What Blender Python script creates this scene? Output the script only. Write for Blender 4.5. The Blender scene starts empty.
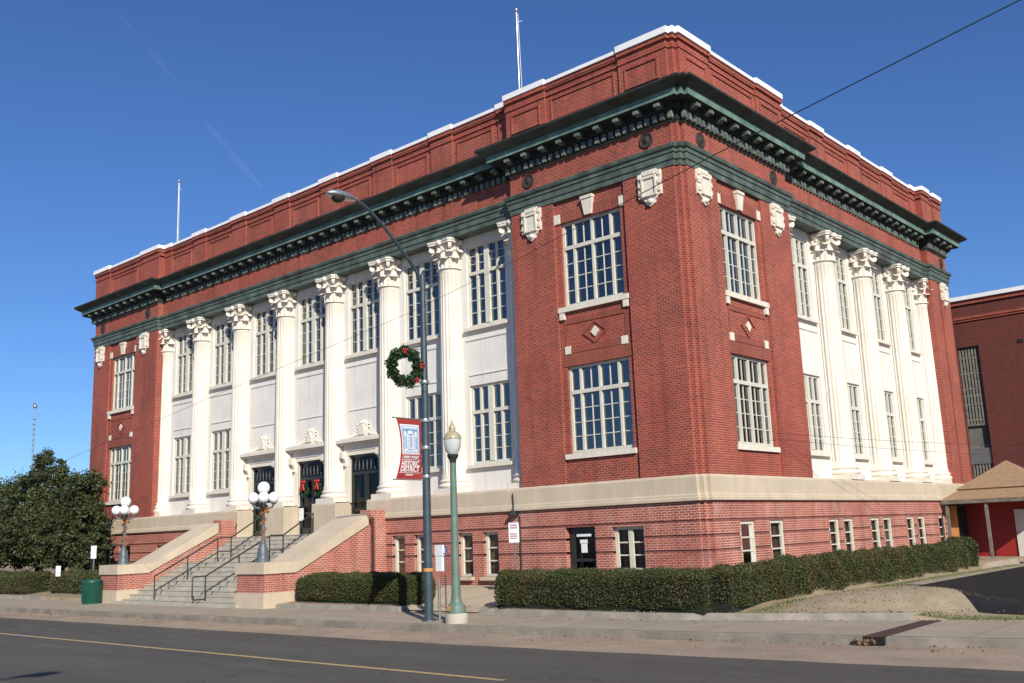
import bpy, math, random
import numpy as np
from mathutils import Vector, Matrix
random.seed(7); rng=np.random.default_rng(7)
scene=bpy.context.scene
COL=scene.collection
PI=math.pi
# ------------------------------------------------------------------ materials
MAT={}
def newmat(name):
    m=bpy.data.materials.new(name); m.use_nodes=True
    nt=m.node_tree; b=nt.nodes['Principled BSDF']; MAT[name]=m
    return m,nt,b
def N(nt,t,**kw):
    n=nt.nodes.new(t)
    for k,v in kw.items(): setattr(n,k,v)
    return n
def rgba(c): return (c[0],c[1],c[2],1)
def mixc(nt,fac,a,b,mode='MIX'):
    n=N(nt,'ShaderNodeMix',data_type='RGBA',blend_type=mode)
    for i,v in ((0,fac),(6,a),(7,b)):
        if hasattr(v,'is_linked'): nt.links.new(v,n.inputs[i])
        elif isinstance(v,(int,float)): n.inputs[i].default_value=v
        else: n.inputs[i].default_value=rgba(v)
    return n.outputs[2]
def ramp(nt,src,p0,p1,c0=(0,0,0),c1=(1,1,1)):
    r=N(nt,'ShaderNodeValToRGB'); nt.links.new(src,r.inputs[0])
    r.color_ramp.elements[0].position=p0; r.color_ramp.elements[1].position=p1
    r.color_ramp.elements[0].color=rgba(c0); r.color_ramp.elements[1].color=rgba(c1)
    return r.outputs[0]
def pos(nt): return N(nt,'ShaderNodeNewGeometry').outputs['Position']
def noise(nt,vec,scale,detail=4,rough=.6):
    n=N(nt,'ShaderNodeTexNoise'); nt.links.new(vec,n.inputs['Vector'])
    n.inputs['Scale'].default_value=scale; n.inputs['Detail'].default_value=detail; n.inputs['Roughness'].default_value=rough
    return n.outputs['Fac']
def stretch(nt,vec,s):
    m=N(nt,'ShaderNodeVectorMath',operation='MULTIPLY'); nt.links.new(vec,m.inputs[0]); m.inputs[1].default_value=s
    return m.outputs[0]
def bump(nt,b,h,strength,dist=.02):
    n=N(nt,'ShaderNodeBump'); n.inputs['Strength'].default_value=strength; n.inputs['Distance'].default_value=dist
    nt.links.new(h,n.inputs['Height']); nt.links.new(n.outputs[0],b.inputs['Normal'])
def plain(name,c,rough=.7,var=.12,scale=3,metal=0,bmp=0,streak=0,spec=None,c2=None):
    m,nt,b=newmat(name); p=pos(nt)
    n1=noise(nt,p,scale); dark=tuple(x*(1-var*2) for x in c) if c2 is None else c2
    col=mixc(nt,ramp(nt,n1,.35,.68),dark,c)
    if streak:
        s=noise(nt,stretch(nt,p,(5,5,.35)),1.3,5)
        col=mixc(nt,ramp(nt,s,.48,.75,(0,0,0),(streak,)*3),col,tuple(x*.45 for x in c))
    nt.links.new(col,b.inputs['Base Color'])
    b.inputs['Roughness'].default_value=rough; b.inputs['Metallic'].default_value=metal
    if spec is not None: b.inputs['Specular IOR Level'].default_value=spec
    if bmp: bump(nt,b,noise(nt,p,scale*12),bmp)
    return m
def brick(name,c1,c2,mortar,msize=.013,whiten=0,bw=.215,rh=.0755,vert=False):
    m,nt,b=newmat(name)
    sx=N(nt,'ShaderNodeSeparateXYZ'); p=pos(nt); nt.links.new(p,sx.inputs[0])
    ad=N(nt,'ShaderNodeMath',operation='ADD'); nt.links.new(sx.outputs[0],ad.inputs[0]); nt.links.new(sx.outputs[1],ad.inputs[1])
    cx=N(nt,'ShaderNodeCombineXYZ')
    nt.links.new(ad.outputs[0],cx.inputs[1 if vert else 0]); nt.links.new(sx.outputs[2],cx.inputs[0 if vert else 1])
    t=N(nt,'ShaderNodeTexBrick'); nt.links.new(cx.outputs[0],t.inputs['Vector'])
    t.inputs['Scale'].default_value=1; t.inputs['Brick Width'].default_value=bw; t.inputs['Row Height'].default_value=rh
    t.inputs['Mortar Size'].default_value=msize; t.inputs['Mortar Smooth'].default_value=.2; t.inputs['Bias'].default_value=-.1
    t.inputs['Color1'].default_value=rgba(c1); t.inputs['Color2'].default_value=rgba(c2); t.inputs['Mortar'].default_value=rgba(mortar)
    n2=noise(nt,p,.55,5); col=mixc(nt,ramp(nt,n2,.38,.7,(.0,)*3,(.42,)*3),t.outputs[0],tuple(x*.55 for x in c2))
    n3=noise(nt,p,6,3); col=mixc(nt,ramp(nt,n3,.4,.62,(0,)*3,(.22,)*3),col,tuple(min(1,x*1.6) for x in c1))
    if whiten:
        s=noise(nt,stretch(nt,p,(1.2,1.2,.6)),1.1,6,.7)
        col=mixc(nt,ramp(nt,s,.52,.75,(0,)*3,(whiten,)*3),col,(.6,.42,.38))
    st_=noise(nt,stretch(nt,p,(2.2,2.2,.16)),1.0,5,.6)
    col=mixc(nt,ramp(nt,st_,.52,.72,(0,)*3,(.40,)*3),col,tuple(x*.42 for x in c2))
    st2=noise(nt,p,.23,3); col=mixc(nt,ramp(nt,st2,.40,.62,(0,)*3,(.20,)*3),col,tuple(min(1,x*1.25) for x in c1))
    nt.links.new(col,b.inputs['Base Color']); b.inputs['Roughness'].default_value=.85
    bump(nt,b,t.outputs['Fac'],.8,-.012)
    return m
M_BRICK=brick('red_brick',(.33,.053,.035),(.125,.024,.019),(.46,.22,.15),msize=.0115)
M_BRICKL=brick('soldier_brick',(.26,.052,.034),(.17,.036,.026),(.33,.16,.11),msize=.010,vert=True)
M_BASE=brick('basement_brick',(.40,.090,.062),(.19,.044,.036),(.58,.42,.33),whiten=.42,msize=.013)
M_DARKB=brick('old_shaded_brick',(.135,.030,.022),(.085,.020,.017),(.10,.04,.033),msize=.008)  # dark brick; the colour also holds shade cast from out of view
M_GROOVE=brick('groove_brick',(.20,.055,.045),(.13,.035,.03),(.24,.15,.12))
M_CREAM=plain('cream_paint',(.74,.675,.59),.6,.05,1.4,streak=.26,bmp=.06)
M_WALLW=plain('white_stucco',(.74,.71,.665),.75,.05,1.0,streak=.28,bmp=.08)
M_STONE=plain('limestone',(.55,.46,.345),.85,.07,1.1,bmp=.15,streak=.22)
M_WSTONE=plain('white_stone',(.74,.68,.58),.8,.08,5,bmp=.2,streak=.15)
M_COP=plain('white_coping',(.85,.84,.86),.6,.04,1,streak=.1)
M_STEP=plain('step_concrete',(.47,.43,.36),.9,.13,2.2,bmp=.2)
M_ARCH=plain('green_copper',(.12,.165,.14),.6,.22,1.8,c2=(.05,.06,.05),streak=.65)
M_CORN=plain('cornice_green',(.19,.29,.24),.6,.2,2.0,c2=(.08,.14,.115),streak=.6)
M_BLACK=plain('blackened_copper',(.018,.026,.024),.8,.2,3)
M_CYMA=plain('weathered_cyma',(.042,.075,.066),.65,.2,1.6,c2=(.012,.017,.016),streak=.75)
M_MEDAL=plain('dark_medallion',(.045,.032,.026),.7,.2,4)
M_CTIP=plain('pale_verdigris',(.17,.21,.18),.7,.25,3,c2=(.06,.08,.07))
M_FRAME=plain('window_paint',(.62,.60,.52),.5,.05,4)
M_FRAMEB=plain('basement_window_paint',(.62,.60,.50),.55,.08,4)
M_WOODPANE=plain('covered_pane',(.17,.115,.085),.35,.3,5,spec=.5)
M_BLIND=plain('window_blind',(.33,.31,.265),.8,.15,8,streak=.3)
M_DOOR=plain('dark_door',(.022,.026,.026),.35,.1,4)
M_POLE=plain('galvanised_pole',(.055,.085,.105),.45,.15,4,metal=.2,streak=.25)
M_GPOLE=plain('green_pole',(.135,.20,.165),.5,.12,3,streak=.3)
M_IRON=plain('grey_iron',(.12,.14,.165),.5,.15,5,metal=.2)
M_RAIL=plain('dark_rail',(.03,.033,.032),.5,.1,4)
M_ALU=plain('aluminium',(.42,.44,.46),.35,.08,4,metal=.7)
M_CONC=plain('concrete',(.46,.42,.355),.9,.1,3,bmp=.25)
M_RED=plain('red_ribbon',(.42,.018,.016),.5,.1,6)
M_GOLD=plain('gold_tinsel',(.45,.16,.05),.5,.3,14)
M_SIGN=plain('white_sign',(.75,.78,.82),.45,.04,4)
M_SIGNTXT=plain('sign_print',(.50,.28,.33),.6,.1,4)
M_BIN=plain('green_plastic',(.01,.085,.06),.4,.12,3,streak=.15)
M_ROOF=plain('brown_shingle',(.33,.21,.125),.9,.12,7,bmp=.5)
M_TRIM=plain('weathered_wood',(.19,.165,.13),.85,.2,5)
M_TRIM2=plain('worn_bars',(.26,.25,.22),.7,.25,6)
M_REDW=plain('red_siding',(.30,.016,.013),.6,.1,2,streak=.2)
M_ORANGE=plain('orange_board',(.62,.27,.085),.7,.12,3)
M_WDOOR=plain('white_door',(.62,.60,.54),.5,.05,3)
M_TANB=plain('tan_wall',(.42,.30,.20),.9,.08,.6)
M_BARK=plain('bark',(.075,.06,.045),.9,.3,9,bmp=.5)
M_WIRE=plain('black_wire',(.02,.02,.022),.6,.1,3)
M_RUST=plain('rusty_steel',(.085,.04,.032),.8,.3,5,bmp=.3)
M_BLKGAP=plain('dark_gap',(.01,.009,.008),.9,.1,3)
M_TIN=plain('grey_panel',(.17,.17,.155),.7,.15,2,streak=.3)
M_LEAFD=plain('dead_leaf',(.27,.17,.09),.8,.3,9)
M_BRED=plain('banner_red',(.34,.03,.028),.7,.1,5)
M_BBLUE=plain('banner_blue',(.30,.46,.66),.7,.12,9)
M_BWHITE=plain('banner_white',(.75,.74,.74),.7,.05,9)
M_BDARK=plain('banner_ink',(.10,.22,.42),.7,.05,9)
def leafmat(name,ca,cb,cc=None,pc=.1,rough=.6,trans=.25):
    m,nt,b=newmat(name); g=N(nt,'ShaderNodeNewGeometry')
    r=g.outputs['Random Per Island']; col=mixc(nt,r,ca,cb)
    p=g.outputs['Position']
    if cc: 
        n=noise(nt,p,1.1,3); t=ramp(nt,n,.5,.66,(0,)*3,(pc,)*3)
        w=N(nt,'ShaderNodeMath',operation='GREATER_THAN'); 
        n9=N(nt,'ShaderNodeMath',operation='FRACT'); mm=N(nt,'ShaderNodeMath',operation='MULTIPLY'); nt.links.new(r,mm.inputs[0]); mm.inputs[1].default_value=17.3; nt.links.new(mm.outputs[0],n9.inputs[0])
        nt.links.new(t,w.inputs[0]); nt.links.new(n9.outputs[0],w.inputs[1])
        col=mixc(nt,w.outputs[0],col,cc)
    nt.links.new(col,b.inputs['Base Color']); b.inputs['Roughness'].default_value=rough
    tr=N(nt,'ShaderNodeBsdfTranslucent'); nt.links.new(col,tr.inputs[0])
    mx=N(nt,'ShaderNodeMixShader'); mx.inputs[0].default_value=trans
    out=nt.nodes['Material Output']; nt.links.new(b.outputs[0],mx.inputs[1]); nt.links.new(tr.outputs[0],mx.inputs[2]); nt.links.new(mx.outputs[0],out.inputs[0])
    return m
M_HLEAF=leafmat('hedge_leaf',(.040,.052,.014),(.098,.110,.030),(.15,.095,.035),.5)
M_HLEAF2=leafmat('hedge_leaf_tan',(.04,.052,.016),(.115,.12,.045),(.12,.08,.035),.5)
M_TLEAF=leafmat('tree_leaf',(.020,.036,.012),(.092,.105,.032))
M_HCORE=plain('hedge_core',(.012,.018,.007),.9,.2,8)
M_NEEDLE=leafmat('wreath_needle',(.012,.05,.018),(.04,.10,.04))
M_GRASS=leafmat('grass_blade',(.20,.16,.085),(.33,.26,.15),(.10,.15,.04),.5,trans=.1)
M_GRASSG=leafmat('green_grass_blade',(.09,.13,.04),(.22,.21,.09),trans=.1)
def groundmat(name,c1,c2,c3,rough=.95,s=1.2,b_=.5):
    m,nt,b=newmat(name); p=pos(nt)
    col=mixc(nt,ramp(nt,noise(nt,p,s,6,.65),.35,.65),c1,c2)
    col=mixc(nt,ramp(nt,noise(nt,p,s*14,4,.7),.5,.7,(0,)*3,(.7,)*3),col,c3)
    nt.links.new(col,b.inputs['Base Color']); b.inputs['Roughness'].default_value=rough
    bump(nt,b,noise(nt,p,s*25,4),b_,.03); return m
M_DIRT=groundmat('dry_ground',(.24,.185,.12),(.34,.265,.175),(.19,.14,.085))
M_MOUND=groundmat('gravelly_ground',(.30,.235,.155),(.38,.31,.215),(.19,.145,.095),s=2)
def asphaltmat(name,c,c2,spk):
    m,nt,b=newmat(name); p=pos(nt)
    col=mixc(nt,ramp(nt,noise(nt,stretch(nt,p,(.15,.9,1)),1.0,5,.6),.35,.65),c,c2)
    col=mixc(nt,ramp(nt,noise(nt,p,55,2,.8),.56,.70,(0,)*3,(.55,)*3),col,spk)
    col=mixc(nt,ramp(nt,noise(nt,p,70,2,.8),.30,.42,(.5,)*3,(0,)*3),col,tuple(x*.35 for x in c))
    if name=='asphalt':
        col=mixc(nt,ramp(nt,noise(nt,stretch(nt,p,(.05,1.6,1)),1.0,4,.6),.48,.72,(0,)*3,(.45,)*3),col,tuple(x*.72 for x in c))
        col=mixc(nt,ramp(nt,noise(nt,stretch(nt,p,(.35,1.0,1)),.8,6,.75),.56,.66,(0,)*3,(.5,)*3),col,tuple(x*1.35 for x in c2))
        vo=N(nt,'ShaderNodeTexVoronoi',feature='DISTANCE_TO_EDGE'); vo.inputs['Scale'].default_value=.22
        wv=N(nt,'ShaderNodeVectorMath',operation='ADD'); nw=N(nt,'ShaderNodeTexNoise'); nw.inputs['Scale'].default_value=1.7; nw.inputs['Detail'].default_value=6; nt.links.new(p,nw.inputs['Vector'])
        sc=N(nt,'ShaderNodeVectorMath',operation='SCALE'); sc.inputs['Scale'].default_value=1.3; nt.links.new(nw.outputs['Color'],sc.inputs[0]); nt.links.new(p,wv.inputs[0]); nt.links.new(sc.outputs[0],wv.inputs[1]); nt.links.new(wv.outputs[0],vo.inputs['Vector'])
        col=mixc(nt,ramp(nt,vo.outputs['Distance'],.002,.007,(.6,)*3,(0,)*3),col,tuple(x*.45 for x in c))
    nt.links.new(col,b.inputs['Base Color']); b.inputs['Roughness'].default_value=.9; b.inputs['Specular IOR Level'].default_value=.25
    bump(nt,b,noise(nt,p,60,3),.6,.01); return m
M_ASPH=asphaltmat('asphalt',(.083,.076,.070),(.102,.094,.086),(.19,.175,.16))
M_LOT=asphaltmat('fresh_asphalt',(.010,.0095,.011),(.014,.013,.015),(.022,.02,.021))
M_GUT=groundmat('dusty_gutter',(.26,.195,.145),(.37,.285,.205),(.21,.155,.11),s=.7,b_=.25)
def walkmat(name,c,c2):
    m,nt,b=newmat(name); p=pos(nt)
    sx=N(nt,'ShaderNodeSeparateXYZ'); nt.links.new(p,sx.inputs[0])
    col=mixc(nt,ramp(nt,noise(nt,p,.8,6,.65),.33,.68),c,c2)
    col=mixc(nt,ramp(nt,noise(nt,p,30,3),.5,.75,(0,)*3,(.35,)*3),col,tuple(x*.6 for x in c))
    f=N(nt,'ShaderNodeMath',operation='PINGPONG'); nt.links.new(sx.outputs[0],f.inputs[0]); f.inputs[1].default_value=.9
    lt=N(nt,'ShaderNodeMath',operation='LESS_THAN'); nt.links.new(f.outputs[0],lt.inputs[0]); lt.inputs[1].default_value=.012
    col=mixc(nt,lt.outputs[0],col,tuple(x*.45 for x in c))
    nt.links.new(col,b.inputs['Base Color']); b.inputs['Roughness'].default_value=.92
    bump(nt,b,noise(nt,p,40,3),.3,.01); return m
M_WALK=walkmat('sidewalk_concrete',(.30,.245,.185),(.37,.31,.24))
M_PATH=walkmat('path_concrete',(.40,.33,.235),(.48,.40,.29))
M_KERB=plain('kerb_concrete',(.27,.235,.195),.92,.2,1.5,bmp=.3,streak=.2)
M_PLANT=plain('planter_concrete',(.33,.30,.255),.92,.17,2,bmp=.3)
def linemat():
    m,nt,b=newmat('yellow_paint'); p=pos(nt)
    nt.links.new(mixc(nt,ramp(nt,noise(nt,p,14,5,.8),.34,.56),(.14,.12,.09),(.55,.39,.17)),b.inputs['Base Color']); b.inputs['Roughness'].default_value=.8; return m
M_YEL=linemat()
M_CHALK=plain('blue_chalk',(.06,.12,.45),.9,.2,9)
def panemat(nm='window_glass',ior=1.7,add=.09,tint=(.62,.66,.68,1)):
    m,nt,b=newmat(nm); p=pos(nt)
    tr=N(nt,'ShaderNodeBsdfTransparent'); tr.inputs[0].default_value=tint
    gl=N(nt,'ShaderNodeBsdfGlossy'); gl.inputs['Roughness'].default_value=.03; gl.inputs[0].default_value=(.9,.95,1,1)
    bp=N(nt,'ShaderNodeBump'); bp.inputs['Strength'].default_value=.08; bp.inputs['Distance'].default_value=.05
    nt.links.new(noise(nt,p,1.6,2),bp.inputs['Height']); nt.links.new(bp.outputs[0],gl.inputs['Normal'])
    fr=N(nt,'ShaderNodeFresnel'); fr.inputs[0].default_value=ior
    ad=N(nt,'ShaderNodeMath',operation='ADD'); nt.links.new(fr.outputs[0],ad.inputs[0]); ad.inputs[1].default_value=add
    mx=N(nt,'ShaderNodeMixShader'); nt.links.new(ad.outputs[0],mx.inputs[0]); nt.links.new(tr.outputs[0],mx.inputs[1]); nt.links.new(gl.outputs[0],mx.inputs[2])
    nt.links.new(mx.outputs[0],nt.nodes['Material Output'].inputs[0]); return m
M_PANE=panemat()
M_PANE2=panemat('dim_glass',1.25,.015,(.7,.7,.68,1))
def globemat():
    m,nt,b=newmat('milk_glass'); p=pos(nt)
    b.inputs['Base Color'].default_value=(.82,.83,.86,1); b.inputs['Roughness'].default_value=.18
    b.inputs['Subsurface Weight'].default_value=.3; b.inputs['Subsurface Radius'].default_value=(.1,.1,.1); return m
M_GLOBE=globemat()
M_ACORN=plain('prismatic_glass',(.55,.58,.56),.15,.1,8)
M_ACORNT=plain('amber_glass_top',(.42,.36,.24),.3,.15,8)
# ------------------------------------------------------------------ mesh builder
class MB:
    def __init__(s): s.v=[]; s.f=[]; s.mi=[]; s.sm=[]; s.m=0
    def add(s,vs,fs,smooth=False):
        o=len(s.v); s.v+= [tuple(map(float,v)) for v in vs]
        for f in fs: s.f.append(tuple(i+o for i in f)); s.mi.append(s.m); s.sm.append(smooth)
        return s
    def box(s,x0,x1,y0,y1,z0,z1):
        x0,x1=min(x0,x1),max(x0,x1); y0,y1=min(y0,y1),max(y0,y1)
        return s.add([(x0,y0,z0),(x1,y0,z0),(x1,y1,z0),(x0,y1,z0),(x0,y0,z1),(x1,y0,z1),(x1,y1,z1),(x0,y1,z1)],
            [(0,3,2,1),(4,5,6,7),(0,1,5,4),(1,2,6,5),(2,3,7,6),(3,0,4,7)])
    def quad(s,a,b,c,d): return s.add([a,b,c,d],[(0,1,2,3)])
    def hexa(s,bot,top):
        return s.add(list(bot)+list(top),[(0,3,2,1),(4,5,6,7),(0,1,5,4),(1,2,6,5),(2,3,7,6),(3,0,4,7)])
    def tube(s,pts,r,n=8,smooth=True,caps=True):
        pts=[Vector(p) for p in pts]; rs=r if isinstance(r,(list,tuple)) else [r]*len(pts)
        vs=[];fs=[]; up=None
        for i,p in enumerate(pts):
            d=(pts[min(i+1,len(pts)-1)]-pts[max(i-1,0)]).normalized()
            if up is None: up=Vector((0,0,1)) if abs(d.z)<.9 else Vector((1,0,0))
            a=d.cross(up).normalized(); b=a.cross(d).normalized(); up=b
            for k in range(n):
                t=2*PI*k/n; vs.append(p+(a*math.cos(t)+b*math.sin(t))*rs[i])
        for i in range(len(pts)-1):
            for k in range(n):
                a=i*n+k;b=i*n+(k+1)%n; fs.append((a,b,b+n,a+n))
        s.add(vs,fs,smooth)
        if caps: s.add(vs[:n],[tuple(range(n))[::-1]]); s.add(vs[-n:],[tuple(range(n))])
        return s
    def lathe(s,prof,c=(0,0,0),n=24,smooth=True,flute=0,fd=0,caps=True):
        vs=[];fs=[]
        for (r,z,*fl) in prof:
            amp=fl[0] if fl else 0
            for k in range(n):
                t=2*PI*k/n; rr=r
                if flute and amp: rr=r-fd*amp*abs(math.sin(t*flute/2))**.8
                vs.append((c[0]+rr*math.cos(t),c[1]+rr*math.sin(t),c[2]+z))
        for i in range(len(prof)-1):
            for k in range(n):
                a=i*n+k;b=i*n+(k+1)%n; fs.append((a,b,b+n,a+n))
        s.add(vs,fs,smooth)
        if caps:
            s.add(vs[:n],[tuple(range(n))[::-1]]); s.add(vs[-n:],[tuple(range(n))])
        return s
    def sphere(s,c,r,n=16,sz=1):
        prof=[(max(r*math.sin(PI*i/(n//2)),1e-4),-r*sz*math.cos(PI*i/(n//2))) for i in range(n//2+1)]
        return s.lathe(prof,c,n)
    def prism(s,poly,axis,a0,a1):
        # poly: 2D points; axis 'x','y','z' extrusion
        def P(p,a): return {'x':(a,p[0],p[1]),'y':(p[0],a,p[1]),'z':(p[0],p[1],a)}[axis]
        n=len(poly); vs=[P(p,a0) for p in poly]+[P(p,a1) for p in poly]
        fs=[tuple(range(n))[::-1],tuple(range(n,2*n))]+[(i,(i+1)%n,(i+1)%n+n,i+n) for i in range(n)]
        return s.add(vs,fs)
    def ring(s,plan,prof,close_top=False):
        # sweep profile (offset,z) along closed axis-aligned CCW plan
        n=len(plan); nor=[]
        for i in range(n):
            a,b=Vector(plan[i]),Vector(plan[(i+1)%n]); d=(b-a).normalized(); nor.append(Vector((d.y,-d.x)))
        vs=[]
        for (o,z) in prof:
            for i in range(n):
                n1,n2=nor[i-1],nor[i]
                off=(n1+n2) if abs(n1.dot(n2))<.5 else n1
                vs.append((plan[i][0]+o*off.x,plan[i][1]+o*off.y,z))
        fs=[]
        for j in range(len(prof)-1):
            for i in range(n):
                a=j*n+i;b=j*n+(i+1)%n; fs.append((a,b,b+n,a+n))
        return s.add(vs,fs)
    def build(s,name,mats,parent=None,loc=None,rz=0,recalc=True):
        """loc None: verts are world coords, shifted to parent origin. loc given: verts local, object placed at world loc."""
        me=bpy.data.meshes.new(name)
        if loc is None:
            org=wloc(parent) if parent else Vector((0,0,0))
            vs=[(v[0]-org.x,v[1]-org.y,v[2]-org.z) for v in s.v] if parent else s.v
        else: vs=s.v
        me.from_pydata(vs,[],s.f)
        mats=mats if isinstance(mats,(list,tuple)) else [mats]
        for m in mats: me.materials.append(m)
        me.polygons.foreach_set('material_index',s.mi); me.polygons.foreach_set('use_smooth',s.sm)
        if recalc:
            import bmesh
            bm=bmesh.new(); bm.from_mesh(me); bmesh.ops.recalc_face_normals(bm,faces=bm.faces); bm.to_mesh(me); bm.free()
        me.update()
        return link(name,me,parent,loc,rz)
WL={}
def wloc(o): return WL.get(o.name,Vector(o.location))
def link(name,me,parent=None,loc=None,rz=0):
    o=bpy.data.objects.new(name,me); COL.objects.link(o)
    if parent:
        o.parent=parent
        if loc is not None: o.location=Vector(loc)-wloc(parent)
        WL[o.name]=wloc(parent)+o.location if rz==0 else Vector(loc)
    else:
        o.location=loc if loc is not None else (0,0,0); WL[o.name]=Vector(o.location)
    o.rotation_euler=(0,0,rz)
    return o
def child(name,me,parent,mat=None):   # sub-part in the parent's own frame
    o=bpy.data.objects.new(name,me); COL.objects.link(o); o.parent=parent; return o
def mesh(mb,name,mats):
    me=bpy.data.meshes.new(name); me.from_pydata(mb.v,[],mb.f)
    for m in (mats if isinstance(mats,(list,tuple)) else [mats]): me.materials.append(m)
    me.polygons.foreach_set('material_index',mb.mi); me.polygons.foreach_set('use_smooth',mb.sm)
    import bmesh
    bm=bmesh.new(); bm.from_mesh(me); bmesh.ops.recalc_face_normals(bm,faces=bm.faces); bm.to_mesh(me); bm.free()
    return me
def tag(o,label=None,cat=None,group=None,kind=None):
    if label: o['label']=label
    if cat: o['category']=cat
    if group: o['group']=group
    if kind: o['kind']=kind
    return o
def thing(name,loc,label,cat,group=None,rz=0):
    o=bpy.data.objects.new(name,None); COL.objects.link(o); o.location=loc; o.rotation_euler=(0,0,rz); o.empty_display_size=.3
    WL[o.name]=Vector(loc); return tag(o,label,cat,group)
def copy_tree(o,parent=None):
    c=o.copy(); COL.objects.link(c)
    if parent: c.parent=parent
    for ch in o.children: copy_tree(ch,c)
    return c
def leaf_mesh(name,P,size,mat,up=.0,elong=1.6,seed=0,tilt=None,fold=True):
    r=np.random.default_rng(seed); n=len(P); P=np.asarray(P,float)
    d=r.normal(size=(n,3)); 
    if tilt is not None: d=d*.6+tilt
    d/=np.linalg.norm(d,axis=1,keepdims=True)+1e-9
    e=r.normal(size=(n,3)); e-= (e*d).sum(1,keepdims=True)*d; e/=np.linalg.norm(e,axis=1,keepdims=True)+1e-9
    s=(size*(.6+.8*r.random(n)))[:,None]
    a=P-d*s*elong*.5; c=P+d*s*elong*.5; b=P+e*s*.5; g=P-e*s*.5
    V=np.stack([a,b,c,g],1).reshape(-1,3)
    me=bpy.data.meshes.new(name); me.vertices.add(4*n); me.vertices.foreach_set('co',V.ravel())
    me.loops.add(4*n); me.loops.foreach_set('vertex_index',np.arange(4*n,dtype=np.int32))
    me.polygons.add(n); me.polygons.foreach_set('loop_start',np.arange(0,4*n,4,dtype=np.int32)); me.polygons.foreach_set('loop_total',np.full(n,4,dtype=np.int32))
    me.materials.append(mat); me.update(); me.validate(); return me
def outer_normal_fix(): pass
# ------------------------------------------------------------------ dimensions
W1=7.29; L=40.28; WL_=L-32.80; W2=7.40; W3Y=22.35; D=24.93; B=3.6
BASEZ=-2.1
CX=[-7.53-(8-i)*3.62 for i in range(1,9)]        # front column centres
SY=[7.50+i*3.745 for i in range(5)]           # side column centres
DC=.62
cornerR=[(-.3,0),(-.3,.13),(-.13,.13),(-.13,.3),(0,.3)]
cornerL=[(-L,.3),(-L+.13,.3),(-L+.13,.13),(-L+.3,.13),(-L+.3,0)]
def plan(s,r=True,back=D):
    P=[]
    P+=[(-L,.3),(-L+.13,.3),(-L+.13,.13),(-L+.3,.13),(-L+.3,0)]
    P+=[(-L+WL_,0)]
    if s: P+=[(-L+WL_,s),(-W1,s)]
    P+=[(-W1,0),(-.3,0),(-.3,.13),(-.13,.13),(-.13,.3),(0,.3),(0,W2)]
    if s: P+=[(-s,W2),(-s,W3Y)]
    P+=[(0,W3Y),(0,back),(-L,back)]
    return P
house=thing('courthouse',(-20,12.5,-1.72),'large red brick courthouse with white fluted columns, green cornice and white roof edge','courthouse')
# ---------------- wall with openings (local u along wall, n outward)
def face_frame(side):
    # returns function (u,depth,z)->world ; depth inward positive
    if side=='front': return lambda u,d,z:(u,d,z)
    return lambda u,d,z:(-d,u,z)
def wall(mb,side,u0,u1,z0,z1,d,ops,rev):
    F=face_frame(side)
    us=sorted({u0,u1}|{min(max(o[0],u0),u1) for o in ops}|{min(max(o[1],u0),u1) for o in ops})
    zs=sorted({z0,z1}|{min(max(o[2],z0),z1) for o in ops}|{min(max(o[3],z0),z1) for o in ops})
    for i in range(len(us)-1):
        for j in range(len(zs)-1):
            uc=(us[i]+us[i+1])/2; zc=(zs[j]+zs[j+1])/2
            if us[i+1]-us[i]<1e-6 or zs[j+1]-zs[j]<1e-6: continue
            if any(o[0]<uc<o[1] and o[2]<zc<o[3] for o in ops): continue
            mb.quad(F(us[i],d,zs[j]),F(us[i+1],d,zs[j]),F(us[i+1],d,zs[j+1]),F(us[i],d,zs[j+1]))
    for o in ops:
        a,b,c,e=max(o[0],u0),min(o[1],u1),max(o[2],z0),min(o[3],z1)
        if b<=a or e<=c: continue
        mb.quad(F(a,d,c),F(a,rev,c),F(a,rev,e),F(a,d,e)); mb.quad(F(b,d,c),F(b,d,e),F(b,rev,e),F(b,rev,c))
        if o[3]<=z1: mb.quad(F(a,d,e),F(a,rev,e),F(b,rev,e),F(b,d,e))
        if o[2]>=z0: mb.quad(F(a,d,c),F(b,d,c),F(b,rev,c),F(a,rev,c))
def fbox(mb,side,u0,u1,d0,d1,z0,z1):
    F=face_frame(side); a=F(u0,d0,z0); b=F(u1,d1,z1); mb.box(a[0],b[0],a[1],b[1],z0,z1)
# pavilion window openings (z)
UPZ=(7.62,10.66); LOZ=(2.58,5.56); MUZ=(7.85,11.12); MLZ=(2.62,5.62)
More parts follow.
